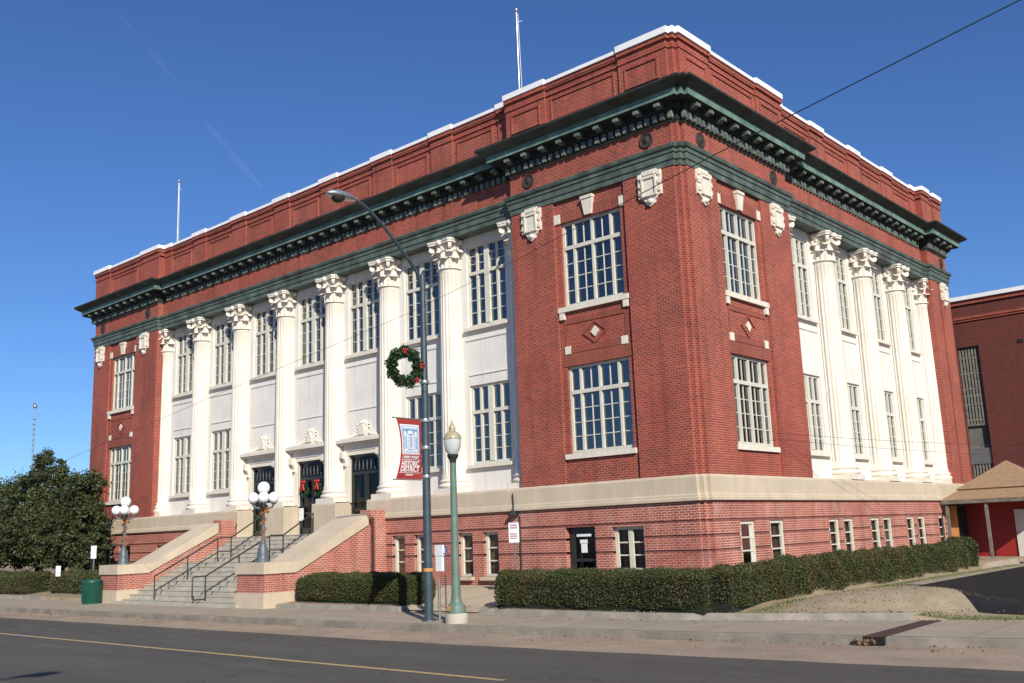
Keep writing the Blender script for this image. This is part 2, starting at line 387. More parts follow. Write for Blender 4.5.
# pavilions: list of (side,u0,u1,centre window u or None)
PAV=[('front',-W1,0,-3.81),('front',-L,-L+WL_,-36.60),('side',0,W2,3.68)]
brickw=MB(); lint=MB(); stonem=MB()
def pavilion(side,u0,u1,c):
    # corner piers at depth 0, recessed middle panel at .14 ; window reveal to .36
    pL=(u0,c-1.52); pR=(c+1.52,u1)
    e0=.3 if (side=='side') else 0; e1=.3 if (side=='front' and u1==0) else 0; eL=.3 if (side=='front' and u0==-L) else 0
    wall(brickw,side,pL[0]+e0+eL,pL[1],1.58,11.5,0,[],.1)
    wall(brickw,side,pR[0],pR[1]-e1,1.58,11.5,0,[],.1)
    F=face_frame(side)
    for u in (pL[1],pR[0]): brickw.quad(F(u,0,1.58),F(u,.09,1.58),F(u,.09,11.5),F(u,0,11.5))
    hw=1.28
    ops=[(c-hw,c+hw,*UPZ),(c-hw,c+hw,*LOZ)]
    wall(brickw,side,pL[1],pR[0],1.58,11.5,.09,ops,.30)
    # lintel courses and spandrel relief
    def one(name,mat,*a):
        q=MB(); fbox(q,side,*a); q.build(name,mat,house)
    for z in (UPZ[1],LOZ[1]): one('lintel',M_BRICKL,c-hw-.12,c+hw+.12,.065,.11,z+.003,z+.42)
    q=MB()
    fbox(q,side,c-hw,c+hw,.065,.11,7.02,7.20); fbox(q,side,c-hw,c+hw,.065,.11,6.0,6.2)
    for u in (c-hw-.005,c+hw-.055): fbox(q,side,u,u+.06,.068,.11,6.2,7.02)
    for k in range(4):
        t=PI/2*k; rr,w=.52,.10; pts=[]
        for (a_,r_) in ((t,rr),(t+PI/2,rr),(t+PI/2,rr-w),(t,rr-w)): pts.append((c+math.cos(a_)*r_,6.6+math.sin(a_)*r_*.78))
        vs=[F(p[0],.045,p[1]) for p in pts]+[F(p[0],.11,p[1]) for p in pts]
        q.add(vs,[(0,1,2,3),(0,1,5,4),(1,2,6,5),(2,3,7,6),(3,0,4,7)])
    q.build('spandrel_relief',M_BRICKL,house)
    q=MB(); pts=[(c-.17,6.6),(c,6.42),(c+.17,6.6),(c,6.78)]
    vs=[F(p[0],.04,p[1]) for p in pts]+[F(p[0],.11,p[1]) for p in pts]
    q.add(vs,[(0,1,2,3),(0,1,5,4),(1,2,6,5),(2,3,7,6),(3,0,4,7)]); q.build('stone_diamond',M_WSTONE,house)
    for u in (c-hw-.02,c+hw-.22): one('stone_block',M_WSTONE,u,u+.24,.04,.11,5.98,6.25)
    for u in (c-hw-.24,c+hw): one('stone_block',M_WSTONE,u,u+.26,.035,.11,10.66,11.0)
for p in PAV: pavilion(*p)
# returns of pavilions to the recess, far side pavilion, back and west walls
brickw.quad((-W1,0,1.58),(-W1,.8,1.58),(-W1,.8,11.5),(-W1,0,11.5))
brickw.quad((-L+WL_,0,1.58),(-L+WL_,.8,1.58),(-L+WL_,.8,11.5),(-L+WL_,0,11.5))
brickw.quad((0,W2,1.58),(-.8,W2,1.58),(-.8,W2,11.5),(0,W2,11.5))
brickw.quad((0,W3Y,1.58),(-.8,W3Y,1.58),(-.8,W3Y,11.5),(0,W3Y,11.5))
brickw.quad((0,W3Y,1.58),(0,W3Y+1.0,1.58),(0,W3Y+1.0,11.5),(0,W3Y,11.5))
brickw.quad((0,W3Y+1.0,1.58),(-.08,W3Y+1.0,1.58),(-.08,W3Y+1.0,11.5),(0,W3Y+1.0,11.5))
brickw.quad((-.08,W3Y+1,1.58),(-.08,W3Y+1.25,1.58),(-.08,W3Y+1.25,11.5),(-.08,W3Y+1,11.5))
brickw.quad((-.08,W3Y+1.25,1.58),(0,W3Y+1.25,1.58),(0,W3Y+1.25,11.5),(-.08,W3Y+1.25,11.5))
brickw.quad((0,W3Y+1.25,1.58),(0,D,1.58),(0,D,11.5),(0,W3Y+1.25,11.5))
brickw.quad((0,D,1.58),(-L,D,1.58),(-L,D,11.5),(0,D,11.5)); brickw.quad((-L,D,1.58),(-L,.3,1.58),(-L,.3,11.5),(-L,D,11.5))
for P in ([(-.3,0),(-.3,.13),(-.13,.13),(-.13,.3),(0,.3)],[(-L,.3),(-L+.13,.3),(-L+.13,.13),(-L+.3,.13),(-L+.3,0)]):
    for a,b in zip(P,P[1:]): brickw.quad((*a,1.58),(*b,1.58),(*b,11.5),(*a,11.5))
brickw.build('brick_wall',M_BRICK,house,recalc=False)
# frieze above architrave
mb=MB(); mb.ring(plan(.30),[(0,11.9),(0,13.02)]); mb.build('frieze',M_BRICK,house)
# ---------------- recessed cream walls
WD=.72; WREV=.88
crm=MB()
hwm=1.02
mids=[(CX[i]+CX[i+1])/2 for i in range(7)]
smids=[(SY[i]+SY[i+1])/2 for i in range(4)]
ops=[]
for i,c in enumerate(mids):
    ops.append((c-hwm,c+hwm,*MUZ))
    if i in (2,3,4): ops.append((c-.98,c+.98,1.58,3.55))
    else: ops.append((c-hwm,c+hwm,*MLZ))
wall(crm,'front',-L+WL_,-W1,1.58,11.5,WD,ops,WREV); crm.build('recessed_wall',M_WALLW,house,recalc=False); crm=MB()
sops=[]
for c in smids: sops+=[(c-hwm,c+hwm,*MUZ),(c-hwm,c+hwm,*MLZ)]
wall(crm,'side',W2,W3Y,1.58,11.5,WD,sops,WREV)
crm.build('recessed_wall',M_WALLW,house,recalc=False)
# flat pilaster strips and panel lines beside the windows
def mould(side,c,z0,z1,hw_):
    q=MB(); fbox(q,side,c-hw_,c+hw_,WD-.035,WD+.01,z0,z1); q.build('wall_moulding',M_WALLW,house)
for i,c in enumerate(mids):
    lo=6.0 if i not in (2,3,4) else 5.45
    mould('front',c,7.36,7.44,hwm+.12); mould('front',c,lo,lo+.05,.98)
for c in smids: mould('side',c,7.36,7.44,hwm+.12)
# ---------------- band
bp=[(.045,.80),(.13,.815),(.13,.90),(.085,.93),(.085,.98),(.055,1.03),(.045,1.52),(.0,1.60),(-.9,1.62)]
band_ops=[mids[2],mids[3],mids[4]]
door_w=1.02
# band in front is interrupted by the three entrances
def band_piece(x0,x1,prof):
    m=MB()
    pts=[(-o,z) for o,z in prof]; 
    poly=pts+[(1.0,1.62),(1.0,.80)]
    m.prism(poly,'x',x0,x1); return m
bb=MB()
# front-left + side + back sweep built as open runs
def run(mb,pts,prof,caps=True):
    pts=[Vector(p) for p in pts]; nor=[]
    for a,b in zip(pts,pts[1:]):
        d=(b-a).normalized(); nor.append(Vector((d.y,-d.x)))
    vs=[]
    for o,z in prof:
        for i,p in enumerate(pts):
            if i==0: off=nor[0]
            elif i==len(pts)-1: off=nor[-1]
            else: off=nor[i-1]+nor[i] if abs(nor[i-1].dot(nor[i]))<.5 else nor[i]
            vs.append((p.x+o*off.x,p.y+o*off.y,z))
    n=len(pts); fs=[(j*n+i,j*n+i+1,(j+1)*n+i+1,(j+1)*n+i) for j in range(len(prof)-1) for i in range(n-1)]
    mb.add(vs,fs)
    for i in ((0,n-1) if caps else ()): mb.add([vs[j*n+i] for j in range(len(prof))],[tuple(range(len(prof)))])
eL=mids[2]-door_w; eR=mids[4]+door_w
cornerR_=[(-.3,0),(-.3,.13),(-.13,.13),(-.13,.3),(0,.3)]
cornerL_=[(-L,.3),(-L+.13,.3),(-L+.13,.13),(-L+.3,.13),(-L+.3,0)]
run(bb,[(eR,0)]+cornerR+[(0,D),(-L,D)]+cornerL+[(eL,0)],bp,False)
# pedestals between the entrances (full height blocks)
ped=[(.045,.30),(.045,1.52),(.0,1.60),(-.9,1.62)]
for a,b in ((mids[2]+door_w,mids[3]-door_w),(mids[3]+door_w,mids[4]-door_w)): run(bb,[(a,0),(b,0)],ped,False)
for x in (eL,mids[2]+door_w,mids[3]-door_w,mids[3]+door_w,mids[4]-door_w,eR):
    bb.quad((x,-.045,.3),(x,.9,.3),(x,.9,1.6),(x,-.04,1.56))
bb.build('stone_band',M_STONE,house)
# ---------------- basement wall (rusticated courses)
bwops=[(-3.50,-2.28,-1.25,.13),(-5.42,-4.18,-1.9,.17)]
mir=lambda o:(-L-o[1],-L-o[0],o[2],o[3])
bwops+=[mir(o) for o in bwops]
bmid=[]
for i in (0,1,5,6):
    for s_ in (-.63,.63): bmid.append((mids[i]+s_-.37-.12,mids[i]+s_+.37-.12,-1.42,.13))
bsid=[(1.9,2.85,-1.25,.17),(3.85,4.82,-1.25,.17)]
for c in smids:
    for s_ in (-.63,.63): bsid.append((c+s_-.42,c+s_+.42,-1.25,.15))
bs=MB(); gr=MB()
courses=[(BASEZ,-.70),(-.625,-.26),(-.185,.18),(.255,.82)]
for side,u0,u1,oo in (('front',-L+.3,eL-.01,bwops+bmid),('front',eR+.01,-.3,bwops+bmid),('side',.3,D,bsid)):
    for z0,z1 in courses: wall(bs,side,u0,u1,z0,z1,-.02,[o for o in oo if o[1]>u0 and o[0]<u1],.3)
    if side=='front' and u0>-30: gr.build('groove_course',M_GROOVE,house,recalc=False); gr=MB()
    wall(gr,side,u0,u1,BASEZ,.82,.012,[o for o in oo if o[1]>u0 and o[0]<u1],.0122)
for P in (cornerR,cornerL):
    if P is cornerL: gr.build('groove_course',M_GROOVE,house,recalc=False); gr=MB()
    run(gr,P,[(-.012,BASEZ),(-.012,.82)])
    for z0,z1 in courses: run(bs,P,[(-.02,z0),(.02,z0),(.02,z1),(-.02,z1)])
# course edges
for side,u0,u1,oo in (('front',-L+.3,eL-.01,bwops+bmid),('front',eR+.01,-.3,bwops+bmid),('side',.3,D,bsid)):
    for z0,z1 in courses:
        for z in (z0,z1):
            us=[u0]+sorted(sum([[o[0],o[1]] for o in oo if o[1]>u0 and o[0]<u1 and o[2]<z<o[3]],[]))+[u1]
            for a,b in zip(us[::2],us[1::2]):
                F=face_frame(side); bs.quad(F(a,-.02,z),F(b,-.02,z),F(b,.03,z),F(a,.03,z))
bs.quad((-L,.3,BASEZ),(-L,D,BASEZ),(-L,D,.82),(-L,.3,.82)); bs.quad((0,D,BASEZ),(-L,D,BASEZ),(-L,D,.82),(0,D,.82))
bs.quad((eL,-.02,BASEZ),(eL,1,BASEZ),(eL,1,.298),(eL,-.02,.298)); bs.quad((eR,-.02,BASEZ),(eR,1,BASEZ),(eR,1,.298),(eR,-.02,.298))
bs.build('basement_wall',M_BASE,house,recalc=False); gr.build('groove_course',M_GROOVE,house,recalc=False)
# ---------------- architrave
ap=[(-.5,11.47),(.03,11.47),(.03,11.66),(.07,11.67),(.07,11.88),(.11,11.89),(.11,12.02),(.17,12.04),(.20,12.12),(.20,12.16),(-.1,12.2)]
mb=MB(); mb.ring(plan(.20),ap); mb.build('architrave',M_ARCH,house)
# soffit between architrave and recessed walls
mb=MB(); mb.box(-L+WL_,-W1,.3,1.3,11.5,11.6); mb.box(-1.3,-.3,W2,W3Y,11.5,11.6); mb.build('soffit',M_CREAM,house)
# ---------------- cornice
CP=plan(.40)
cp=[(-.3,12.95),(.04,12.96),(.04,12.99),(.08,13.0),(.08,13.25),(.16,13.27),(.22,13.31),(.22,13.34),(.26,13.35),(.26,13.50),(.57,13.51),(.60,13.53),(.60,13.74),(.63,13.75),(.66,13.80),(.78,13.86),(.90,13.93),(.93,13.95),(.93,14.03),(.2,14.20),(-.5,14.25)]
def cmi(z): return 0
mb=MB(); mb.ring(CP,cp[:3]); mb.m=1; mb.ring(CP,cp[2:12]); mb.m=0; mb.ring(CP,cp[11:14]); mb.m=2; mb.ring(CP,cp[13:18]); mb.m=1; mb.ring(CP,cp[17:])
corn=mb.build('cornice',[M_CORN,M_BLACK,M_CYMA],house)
dt=MB(); mo=MB()
mo.prism([(.02,-.003),(.02,-.17),(-.10,-.18),(-.20,-.12),(-.25,-.16),(-.30,-.15),(-.30,-.06),(-.27,-.003)],'x',-.105,.105)
MODM=mesh(mo,'modillion',M_CTIP)
def blocks(side,u0,u1,dep):
    n=round((u1-u0)/.29)
    for k in range(n):
        u=u0+(k+.5)*(u1-u0)/n; fbox(dt,side,u-.085,u+.085,dep-.19,dep-.07,13.01,13.235)
    n=round((u1-u0)/.80)
    for k in range(n):
        u=u0+(k+.5)*(u1-u0)/n
        o=link('modillion',MODM,corn,face_frame(side)(u,dep-.24,13.505),0 if side=='front' else PI/2)
blocks('front',-W1-.1,-.05,0); blocks('front',-L+.05,-L+WL_+.1,0); blocks('front',-L+WL_+.35,-W1-.35,.4)
blocks('side',.05,W2+.1,0); blocks('side',W3Y-.1,D,0); blocks('side',W2+.35,W3Y-.35,.4)
c1=mesh(dt,'dentil_course',M_CTIP)
o=child('dentil_course',c1,corn); o['kind']='stuff'; w=wloc(house)
for v in c1.vertices: v.co-=w
# ---------------- parapet
pp=[(-.35,14.1),(.0,14.2),(.0,15.50),(.05,15.52),(.05,15.60),(.0,15.62),(.0,15.74),(.06,15.76),(.10,15.84),(.10,15.90),(.06,15.91),(.06,15.98)]
P0=plan(.45)
def shrink(P,o):  # inset plan by o
    n=len(P); nor=[]; out=[]
    for i in range(n):
        a,b=Vector(P[i]),Vector(P[(i+1)%n]); d=(b-a).normalized(); nor.append(Vector((d.y,-d.x)))
    for i in range(n):
        off=nor[i-1]+nor[i] if abs(nor[i-1].dot(nor[i]))<.5 else nor[i]
        out.append((P[i][0]+o*off.x,P[i][1]+o*off.y))
    return out
PP=plan(.35)
pr=MB(); pr.ring(PP,[(.0,14.15)]+pp[1:]); pr.ring(PP,[(-.4,15.98),(-.4,14.15)])
cop=MB(); cop.ring(PP,[(-.45,15.98),(.13,15.98),(.13,16.11),(-.45,16.12),(-.45,15.98)])
def pier(side,u0,u1,dep,e0=0,e1=0):
    fbox(pr,side,u0,u1,dep-.07,dep+.3,14.15,15.96)
    fbox(pr,side,u0-.03,u1+.03,dep-.15,dep+.3,15.80,15.92)
    fbox(cop,side,u0-.05,u1+.05,dep-.18,dep+.45,15.965,16.175)
    um=(u0+u1)/2
    fbox(pr,side,u0-.02,u1+.02,dep-.11,dep+.3,15.50,15.62)
def panelframe(side,u0,u1,dep,z0=14.55,z1=15.32):
    for a,b,c,d_ in ((u0,u1,z0-.05,z0),(u0,u1,z1,z1+.07)): fbox(pr,side,a,b,dep-.045,dep+.1,c,d_)
    for a in (u0,u1-.07): fbox(pr,side,a,a+.07,dep-.04,dep+.1,z0,z1)
for x in CX: 
    a=x-.62; b=x+.62
    if x==CX[0]: a,b=-L+WL_+.02,-L+WL_+.75
    if x==CX[-1]: a,b=-W1-.75,-W1-.02
    pier('front',a,b,.35)
for a,b in zip(CX,CX[1:]): panelframe('front',a+.85,b-.85,.35)
for y in SY:
    a,b=y-.62,y+.62
    if y==SY[0]: a,b=W2+.02,W2+.7
    if y==SY[-1]: a,b=W3Y-.7,W3Y-.02
    pier('side',a,b,.35)
for a,b in zip(SY,SY[1:]): panelframe('side',a+.85,b-.85,.35)
for side,a,b in (('front',-W1-.03,-5.42),('front',-L+WL_-1.87,-L+WL_+.03),('side',5.45,W2+.03),('side',W3Y-.03,W3Y+.9)): pier(side,a,b,0)
for P,a,b in ((cornerR,(-2.15,0),(0,2.15)),):
    run(pr,[a]+P+[b],[(-.05,14.15),(.07,14.15),(.07,15.50),(.11,15.51),(.11,15.62),(.07,15.63),(.07,15.80),(.15,15.81),(.15,15.92),(.05,15.96)]); run(cop,[a]+P+[b],[(-.45,15.965),(.20,15.965),(.20,16.19),(-.45,16.19)])
run(pr,[(-L,2.0)]+cornerL+[(-L+2.0,0)],[(-.05,14.15),(.07,14.15),(.07,15.50),(.11,15.51),(.11,15.62),(.07,15.63),(.07,15.80),(.15,15.81),(.15,15.92),(.05,15.96)]); run(cop,[(-L,2.0)]+cornerL+[(-L+2.0,0)],[(-.45,15.965),(.20,15.965),(.20,16.19),(-.45,16.19)])
pier('side',D-1.1,D+.03,0)
for side,a,b in (('front',-5.2,-2.35),('front',-L+2.2,-L+5.1),('side',2.35,5.25)): panelframe(side,a,b,0)
for side,a,b in (('front',-1.9,-.55),('front',-7.05,-5.65),('side',.55,1.9),('side',5.65,7.15)): panelframe(side,a,b,-.07,14.6,15.25)

par=pr.build('parapet',M_BRICK,house)
cc=mesh(cop,'coping',M_COP); o=child('coping',cc,par)
for v in cc.vertices: v.co-=wloc(house)
# roof deck
mb=MB(); mb.box(-L+.3,-.4,.6,D-.3,14.0,14.3); mb.build('roof',M_TIN,house)
# ---------------- medallions
def medallion(side,u):
    m=MB(); m.lathe([(.27,0),(.265,.04),(.24,.05),(.22,.03),(.20,.02),(.10,.022),(.09,.035),(.01,.04)],n=20); me_v=m
    # rotate: axis outward
    vs=[]
    for (x,y,z) in m.v:
        vs.append((x,-z,y) if side=='front' else (z,x,y))
    m.v=vs
    F=face_frame(side); return m.build('frieze_medallion',M_MEDAL,house,loc=F(u,0,12.58))
for side,us in (('front',(-1.25,-6.4,-L+1.25,-L+6.4)),('side',(1.3,6.4,W3Y+1.9))):
    for u in us: medallion(side,u)
# ---------------- cartouche (stone plaque)
def cart_mesh():
    m=MB()
    out=[(-.42,.46),(-.30,.46),(-.26,.54),(.26,.54),(.30,.46),(.42,.46),(.42,.1),(.37,.0),(.42,-.1),(.42,-.42),(.30,-.44),(.24,-.52),(.17,-.58),(.16,-.68),(.0,-.78),(-.16,-.68),(-.17,-.58),(-.24,-.52),(-.30,-.44),(-.42,-.42),(-.42,-.1),(-.37,0),(-.42,.1)]
    m.prism(out,'y',-.07,.02)
    for (x0,x1,z0,z1) in ((-.27,.27,.22,.30),(-.27,-.21,-.36,.22),(.21,.27,-.36,.22),(-.27,.27,-.42,-.36)): m.box(x0,x1,-.15,-.06,z0,z1)
    m.box(-.2,.2,-.10,-.06,-.36,.22)
    for s_ in (-1,1):
        for z in (.36,.06,-.22): m.box(s_*.30,s_*.40,-.12,-.06,z-.09,z+.05)
    m.box(-.2,.2,-.12,-.06,.36,.46)
    m.lathe([(.01,-.1),(.09,-.07),(.10,0),(.09,.07),(.01,.1)],(0,-.07,-.60),n=10)
    return mesh(m,'cartouche',M_WSTONE)
CART=cart_mesh()
def place(name,me,parent,side,u,d,z):
    F=face_frame(side); return link(name,me,parent,F(u,d,z),0 if side=='front' else PI/2)
for side,us in (('front',(-1.20,-6.30,-39.18,-34.15)),('side',(1.25,6.35,W3Y+1.75))):
    for u in us: o=place('cartouche',CART,house,side,u,0,11.02); o.scale=(1.06,1,.94)
# keystone
m=MB(); 
m.add([(-.15,-.10,0),(.15,-.10,0),(.24,-.14,.62),(-.24,-.14,.62),(-.15,.05,0),(.15,.05,0),(.24,.05,.62),(-.24,.05,.62)],[(0,1,2,3),(0,4,5,1),(1,5,6,2),(2,6,7,3),(3,7,4,0)])
m.box(-.25,.25,-.17,.05,.56,.66)
KEY=mesh(m,'keystone',M_WSTONE)
for side,c in (('front',-3.81),('front',-36.60),('side',3.68)): place('keystone',KEY,house,side,c,.09,10.70)
# ---------------- windows
def grid_bars(m,x0,x1,z0,z1,nx,nz,t,y):
    for i in range(1,nx):
        x=x0+(x1-x0)*i/nx; m.box(x-t/2,x+t/2,y-.015,y+.02,z0,z1)
    for j in range(1,nz):
        z=z0+(z1-z0)*j/nz; m.box(x0,x1,y-.013,y+.018,z-t/2,z+t/2)
def window_kind(w,h,kind):
    """frame mesh, pane mesh, blind mesh in local coords: x centre, y=0 outer face (inward +), z=0 bottom"""
    m=MB(); fw=.085
    zt=h*(.70 if kind=='pav' else .66) if kind!='base' else h
    if kind=='base':
        m.box(-w/2,-w/2+.12,0,.1,0,h); m.box(w/2-.12,w/2,0,.1,0,h); m.box(-w/2,w/2,0.001,.1,h-.10,h-.001); m.box(-w/2,w/2,0.001,.1,.001,.09)
        if w>1.1: m.box(-.08,.08,-.012,.1,.09,h-.1)
        grid_bars(m,-w/2+.12,w/2-.12,.09,h-.1,1,3,.045,.05)
        pb=MB(); pb.quad((-w/2+.1,.06,.05),(w/2-.1,.06,.05),(w/2-.1,.06,h-.05),(-w/2+.1,.06,h-.05))
        return m,pb,None
    m.box(-w/2,-w/2+fw,0,.12,0,h); m.box(w/2-fw,w/2,0,.12,0,h)
    m.box(-w/2+fw,w/2-fw,.001,.12,h-.09,h-.001); m.box(-w/2+fw,w/2-fw,.001,.12,0.001,.12)
    m.box(-w/2+fw,w/2-fw,-.02,.12,zt-.065,zt+.065)
    if kind=='pav':
        xs=[-w/2+fw,-w/2+fw+.40,0,w/2-fw-.40,w/2-fw]
        for x in xs[1:-1]: m.box(x-.045,x+.045,-.01,.12,.12,h-.09)
        for a,b,sp in ((xs[0],xs[1]-.055,1),(xs[1]+.055,xs[2]-.055,2),(xs[2]+.055,xs[3]-.055,2),(xs[3]+.055,xs[4],1)):
            grid_bars(m,a,b,.12,zt-.08,sp,4,.028,.06); grid_bars(m,a,b,zt+.08,h-.09,sp,1,.028,.06)
    else:
        m.box(-.12,.12,-.03,.12,.12,h-.09)
        up=3 if kind=='midup' else 1
        for s_ in (-1,1):
            a,b=sorted((s_*.12,s_*(w/2-fw)))
            xm=(a+b)/2; m.box(xm-.05,xm+.05,0.002,.12,.12,h-.09)
            for c,d_ in ((a,xm-.05),(xm+.05,b)):
                grid_bars(m,c,d_,.12,zt-.08,1,4,.028,.06); grid_bars(m,c,d_,zt+.08,h-.09,1,up,.028,.06)
    pb=MB(); pb.quad((-w/2+.05,.075,.05),(w/2-.05,.075,.05),(w/2-.05,.075,h-.05),(-w/2+.05,.075,h-.05))
    bl=MB()
    return m,pb,bl
def blind_mesh(w,h,seed):
    r=random.Random(seed); m=MB()
    k=r.random()
    def fold(x0,x1,z0,z1):
        n=max(2,int((x1-x0)/.035)); vs=[];
        for i in range(n+1):
            x=x0+(x1-x0)*i/n; y=.20+.025*math.sin(i*1.9)+.01*math.sin(i*.7)
            vs+=[(x,y,z0),(x,y,z1)]
        m.add(vs,[(2*i,2*i+2,2*i+3,2*i+1) for i in range(n)],True)
    if k<.55:
        a=w*r.uniform(.16,.36); fold(-w/2+.05,-w/2+a,.05,h-.05); b=w*r.uniform(.10,.30); fold(w/2-b,w/2-.05,.05,h-.05)
    else:
        a=w*r.uniform(.35,.6); fold(-w/2+.05,-w/2+a,.05,h-.05)
        fold(-w/2+a,w/2-.05,h*r.uniform(.7,.85),h-.05)
    if r.random()<.6: fold(-w/2+.06,w/2-.06,h*.78,h-.06)
    m.box(-w/2,w/2,.6,.62,0,h)
    return mesh(m,'curtain',M_BLIND)
WK={}
def sillmesh(w,style):
    m=MB()
    if style=='pav':
        m.box(-w/2-.20,w/2+.20,-.22,.05,-.17,0.0); 
        for s_ in (-1,1): m.box(s_*(w/2-.04),s_*(w/2+.16),-.20,0,-.42,-.17)
    elif style=='pavlow': m.box(-w/2-.18,w/2+.12,-.20,.05,-.17,0.0)
    elif style=='base': m.box(-w/2-.06,w/2+.06,-.31,.05,-.12,0)
    else: m.box(-w/2-.10,w/2+.10,-.24,.05,-.13,0.0); m.box(-w/2-.05,w/2+.05,-.14,.03,-.19,-.13)
    return mesh(m,'sill',{'base':M_STONE,'mid':M_CREAM}.get(style,M_WSTONE))
def place_window(side,u,z0,w,h,kind,dep,seed,sill,boards=False):
    key=(round(w,3),round(h,3),kind)
    if key not in WK:
        a,b,_=window_kind(w,h,kind); WK[key]=(mesh(a,'window',M_FRAMEB if kind=='base' else M_FRAME),mesh(b,'pane',M_PANE),{}) 
        if kind=='base': WK[key][1].materials[0]=M_PANE2
    fm,pm,_=WK[key]
    F=face_frame(side); o=link('window',fm,house,F(u,dep,z0),0 if side=='front' else PI/2)
    child('pane',pm,o)
    if kind=='base':
        bm_=MB(); bm_.box(-w/2+.02,w/2-.02,.16,.2,0,h); child('backing',mesh(bm_,'backing',M_WOODPANE),o)
    else: child('curtain',blind_mesh(w,h,seed),o)
    ks=(round(w,3),sill)
    if sill:
        if ks not in WK: WK[ks]=sillmesh(w,sill)
        child('sill',WK[ks],o)
    return o
# local frame: link with rz=90deg for the side: local x -> +y, local y -> -x  (inward)
sd=0
for side,c in (('front',-3.81),('front',-36.60),('side',3.68)):
    place_window(side,c,UPZ[0],2.56,UPZ[1]-UPZ[0],'pav',.19,sd+11,'pav'); place_window(side,c,LOZ[0],2.56,LOZ[1]-LOZ[0],'pav',.19,sd+12,'pavlow'); sd+=3
for i,c in enumerate(mids):
    place_window('front',c,MUZ[0],2*hwm,MUZ[1]-MUZ[0],'midup',WD+.08,30+i,'mid')
    if i not in (2,3,4): place_window('front',c,MLZ[0],2*hwm,MLZ[1]-MLZ[0],'midlow',WD+.08,50+i,'mid')
for i,c in enumerate(smids):
    place_window('side',c,MUZ[0],2*hwm,MUZ[1]-MUZ[0],'midup',WD+.08,70+i,'mid')
    place_window('side',c,MLZ[0],2*hwm,MLZ[1]-MLZ[0],'midlow',WD+.08,80+i,'mid')
for o in [bwops[0],bwops[2]]+bmid: place_window('front',(o[0]+o[1])/2,o[2],o[1]-o[0],o[3]-o[2],'base',.13,1,'base')
for o in bsid: place_window('side',(o[0]+o[1])/2,o[2],o[1]-o[0],o[3]-o[2],'base',.03,1,'base')
# ---------------- basement doors
def bdoor(c,notice=True):
    w=1.24; m=MB()
    m.box(-w/2,-w/2+.1,0,.1,-2,.17); m.box(w/2-.1,w/2,0,.1,-2,.17); m.box(-w/2+.1,w/2-.1,0,.1,.05,.17)
    m.box(-.06-.46,-.46+.06,.02,.09,-2,.05); m.box(.4,.52,.02,.09,-2,.05); m.box(-.4,.4,.02,.09,-.08,.05); m.box(-.4,.4,.02,.09,-.95,-.85); m.box(-.4,.4,.02,.09,-2,-1.7)
    o=m.build('basement_door',M_DOOR,house,loc=(c,.18,0))
    p=MB(); p.quad((-.5,.06,-1.9),(.5,.06,-1.9),(.5,.06,.05),(-.5,.06,.05)); child('pane',mesh(p,'pane',M_PANE2),o)
    p=MB(); p.box(-.6,.6,.5,.52,-2,.17); child('backing',mesh(p,'backing',M_BLKGAP),o)
    if notice:
        p=MB(); p.box(-.30,.30,-.0,.015,-.14,-.06); child('notice',mesh(p,'notice',M_SIGN),o)
        p=MB(); p.box(-.17,.13,-.0,.015,-.36,-.24); p.box(-.13,.11,0,.015,-.66,-.37); child('notice',mesh(p,'notice',M_SIGN),o)
    return o
bdoor(-4.80); bdoor(-L+4.80,False)
# ---------------- columns
SH0,SH1=2.12,10.27
shaft=MB()
prof=[(.535,SH0-.02,0),(.52,SH0+.05,0),(.512,SH0+.16,0),(.512,SH0+.22,1)]
for k in range(1,9):
    t=k/9; prof.append((.512-.055*t**1.6,SH0+.22+(SH1-SH0-.4)*t,1))
prof+=[(.457,SH1-.16,1),(.457,SH1-.1,0),(.46,SH1,0)]
shaft.lathe(prof,n=96,flute=20,fd=.05)
SHM=mesh(shaft,'column',M_CREAM)
base=MB(); base.box(-.60,.60,-.60,.60,1.60,1.80)
base.lathe([(.60,1.80),(.635,1.83),(.65,1.88),(.635,1.93),(.59,1.96),(.56,1.97),(.55,2.0),(.56,2.02),(.585,2.03),(.60,2.06),(.585,2.09),(.55,2.11),(.53,2.12)],n=40)
BSM=mesh(base,'column_base',M_CREAM)
def leaf(m,ang,r0,z0,h,w,curl):
    nu,nv=5,7; vs=[]
    for j in range(nv):
        t=j/(nv-1); 
        z=z0+h*math.sin(min(t*1.25,1)*PI/2) - (h*.22*max(0,(t-.75)/.25)**1.5)
        r=r0+.05*t+curl*max(0,t-.45)**1.7/.55**1.7
        ww=w*(.75+.35*math.sin(t*PI*.9))*(1 if t<.8 else 1-(t-.8)*2.4)
        ww*=1+.13*(-1)**j
        for i in range(nu):
            s_=(i/(nu-1)-.5)*2; a=ang+s_*ww/2/r0
            rr=r+(.03 if i==2 else 0)-.045*abs(s_)**2
            vs.append((rr*math.cos(a),rr*math.sin(a),z))
    m.add(vs,[(j*nu+i,j*nu+i+1,(j+1)*nu+i+1,(j+1)*nu+i) for j in range(nv-1) for i in range(nu-1)])
cap=MB(); ZC=SH1
cap.lathe([(.47,ZC),(.53,ZC+.02),(.54,ZC+.05),(.50,ZC+.08),(.44,ZC+.09),(.44,ZC+.6),(.50,ZC+.88),(.58,ZC+1.0)],n=32)
for k in range(8): leaf(cap,2*PI*k/8+PI/8,.47,ZC+.08,.40,.34,.20)
for k in range(8): leaf(cap,2*PI*k/8,.46,ZC+.10,.70,.32,.23)
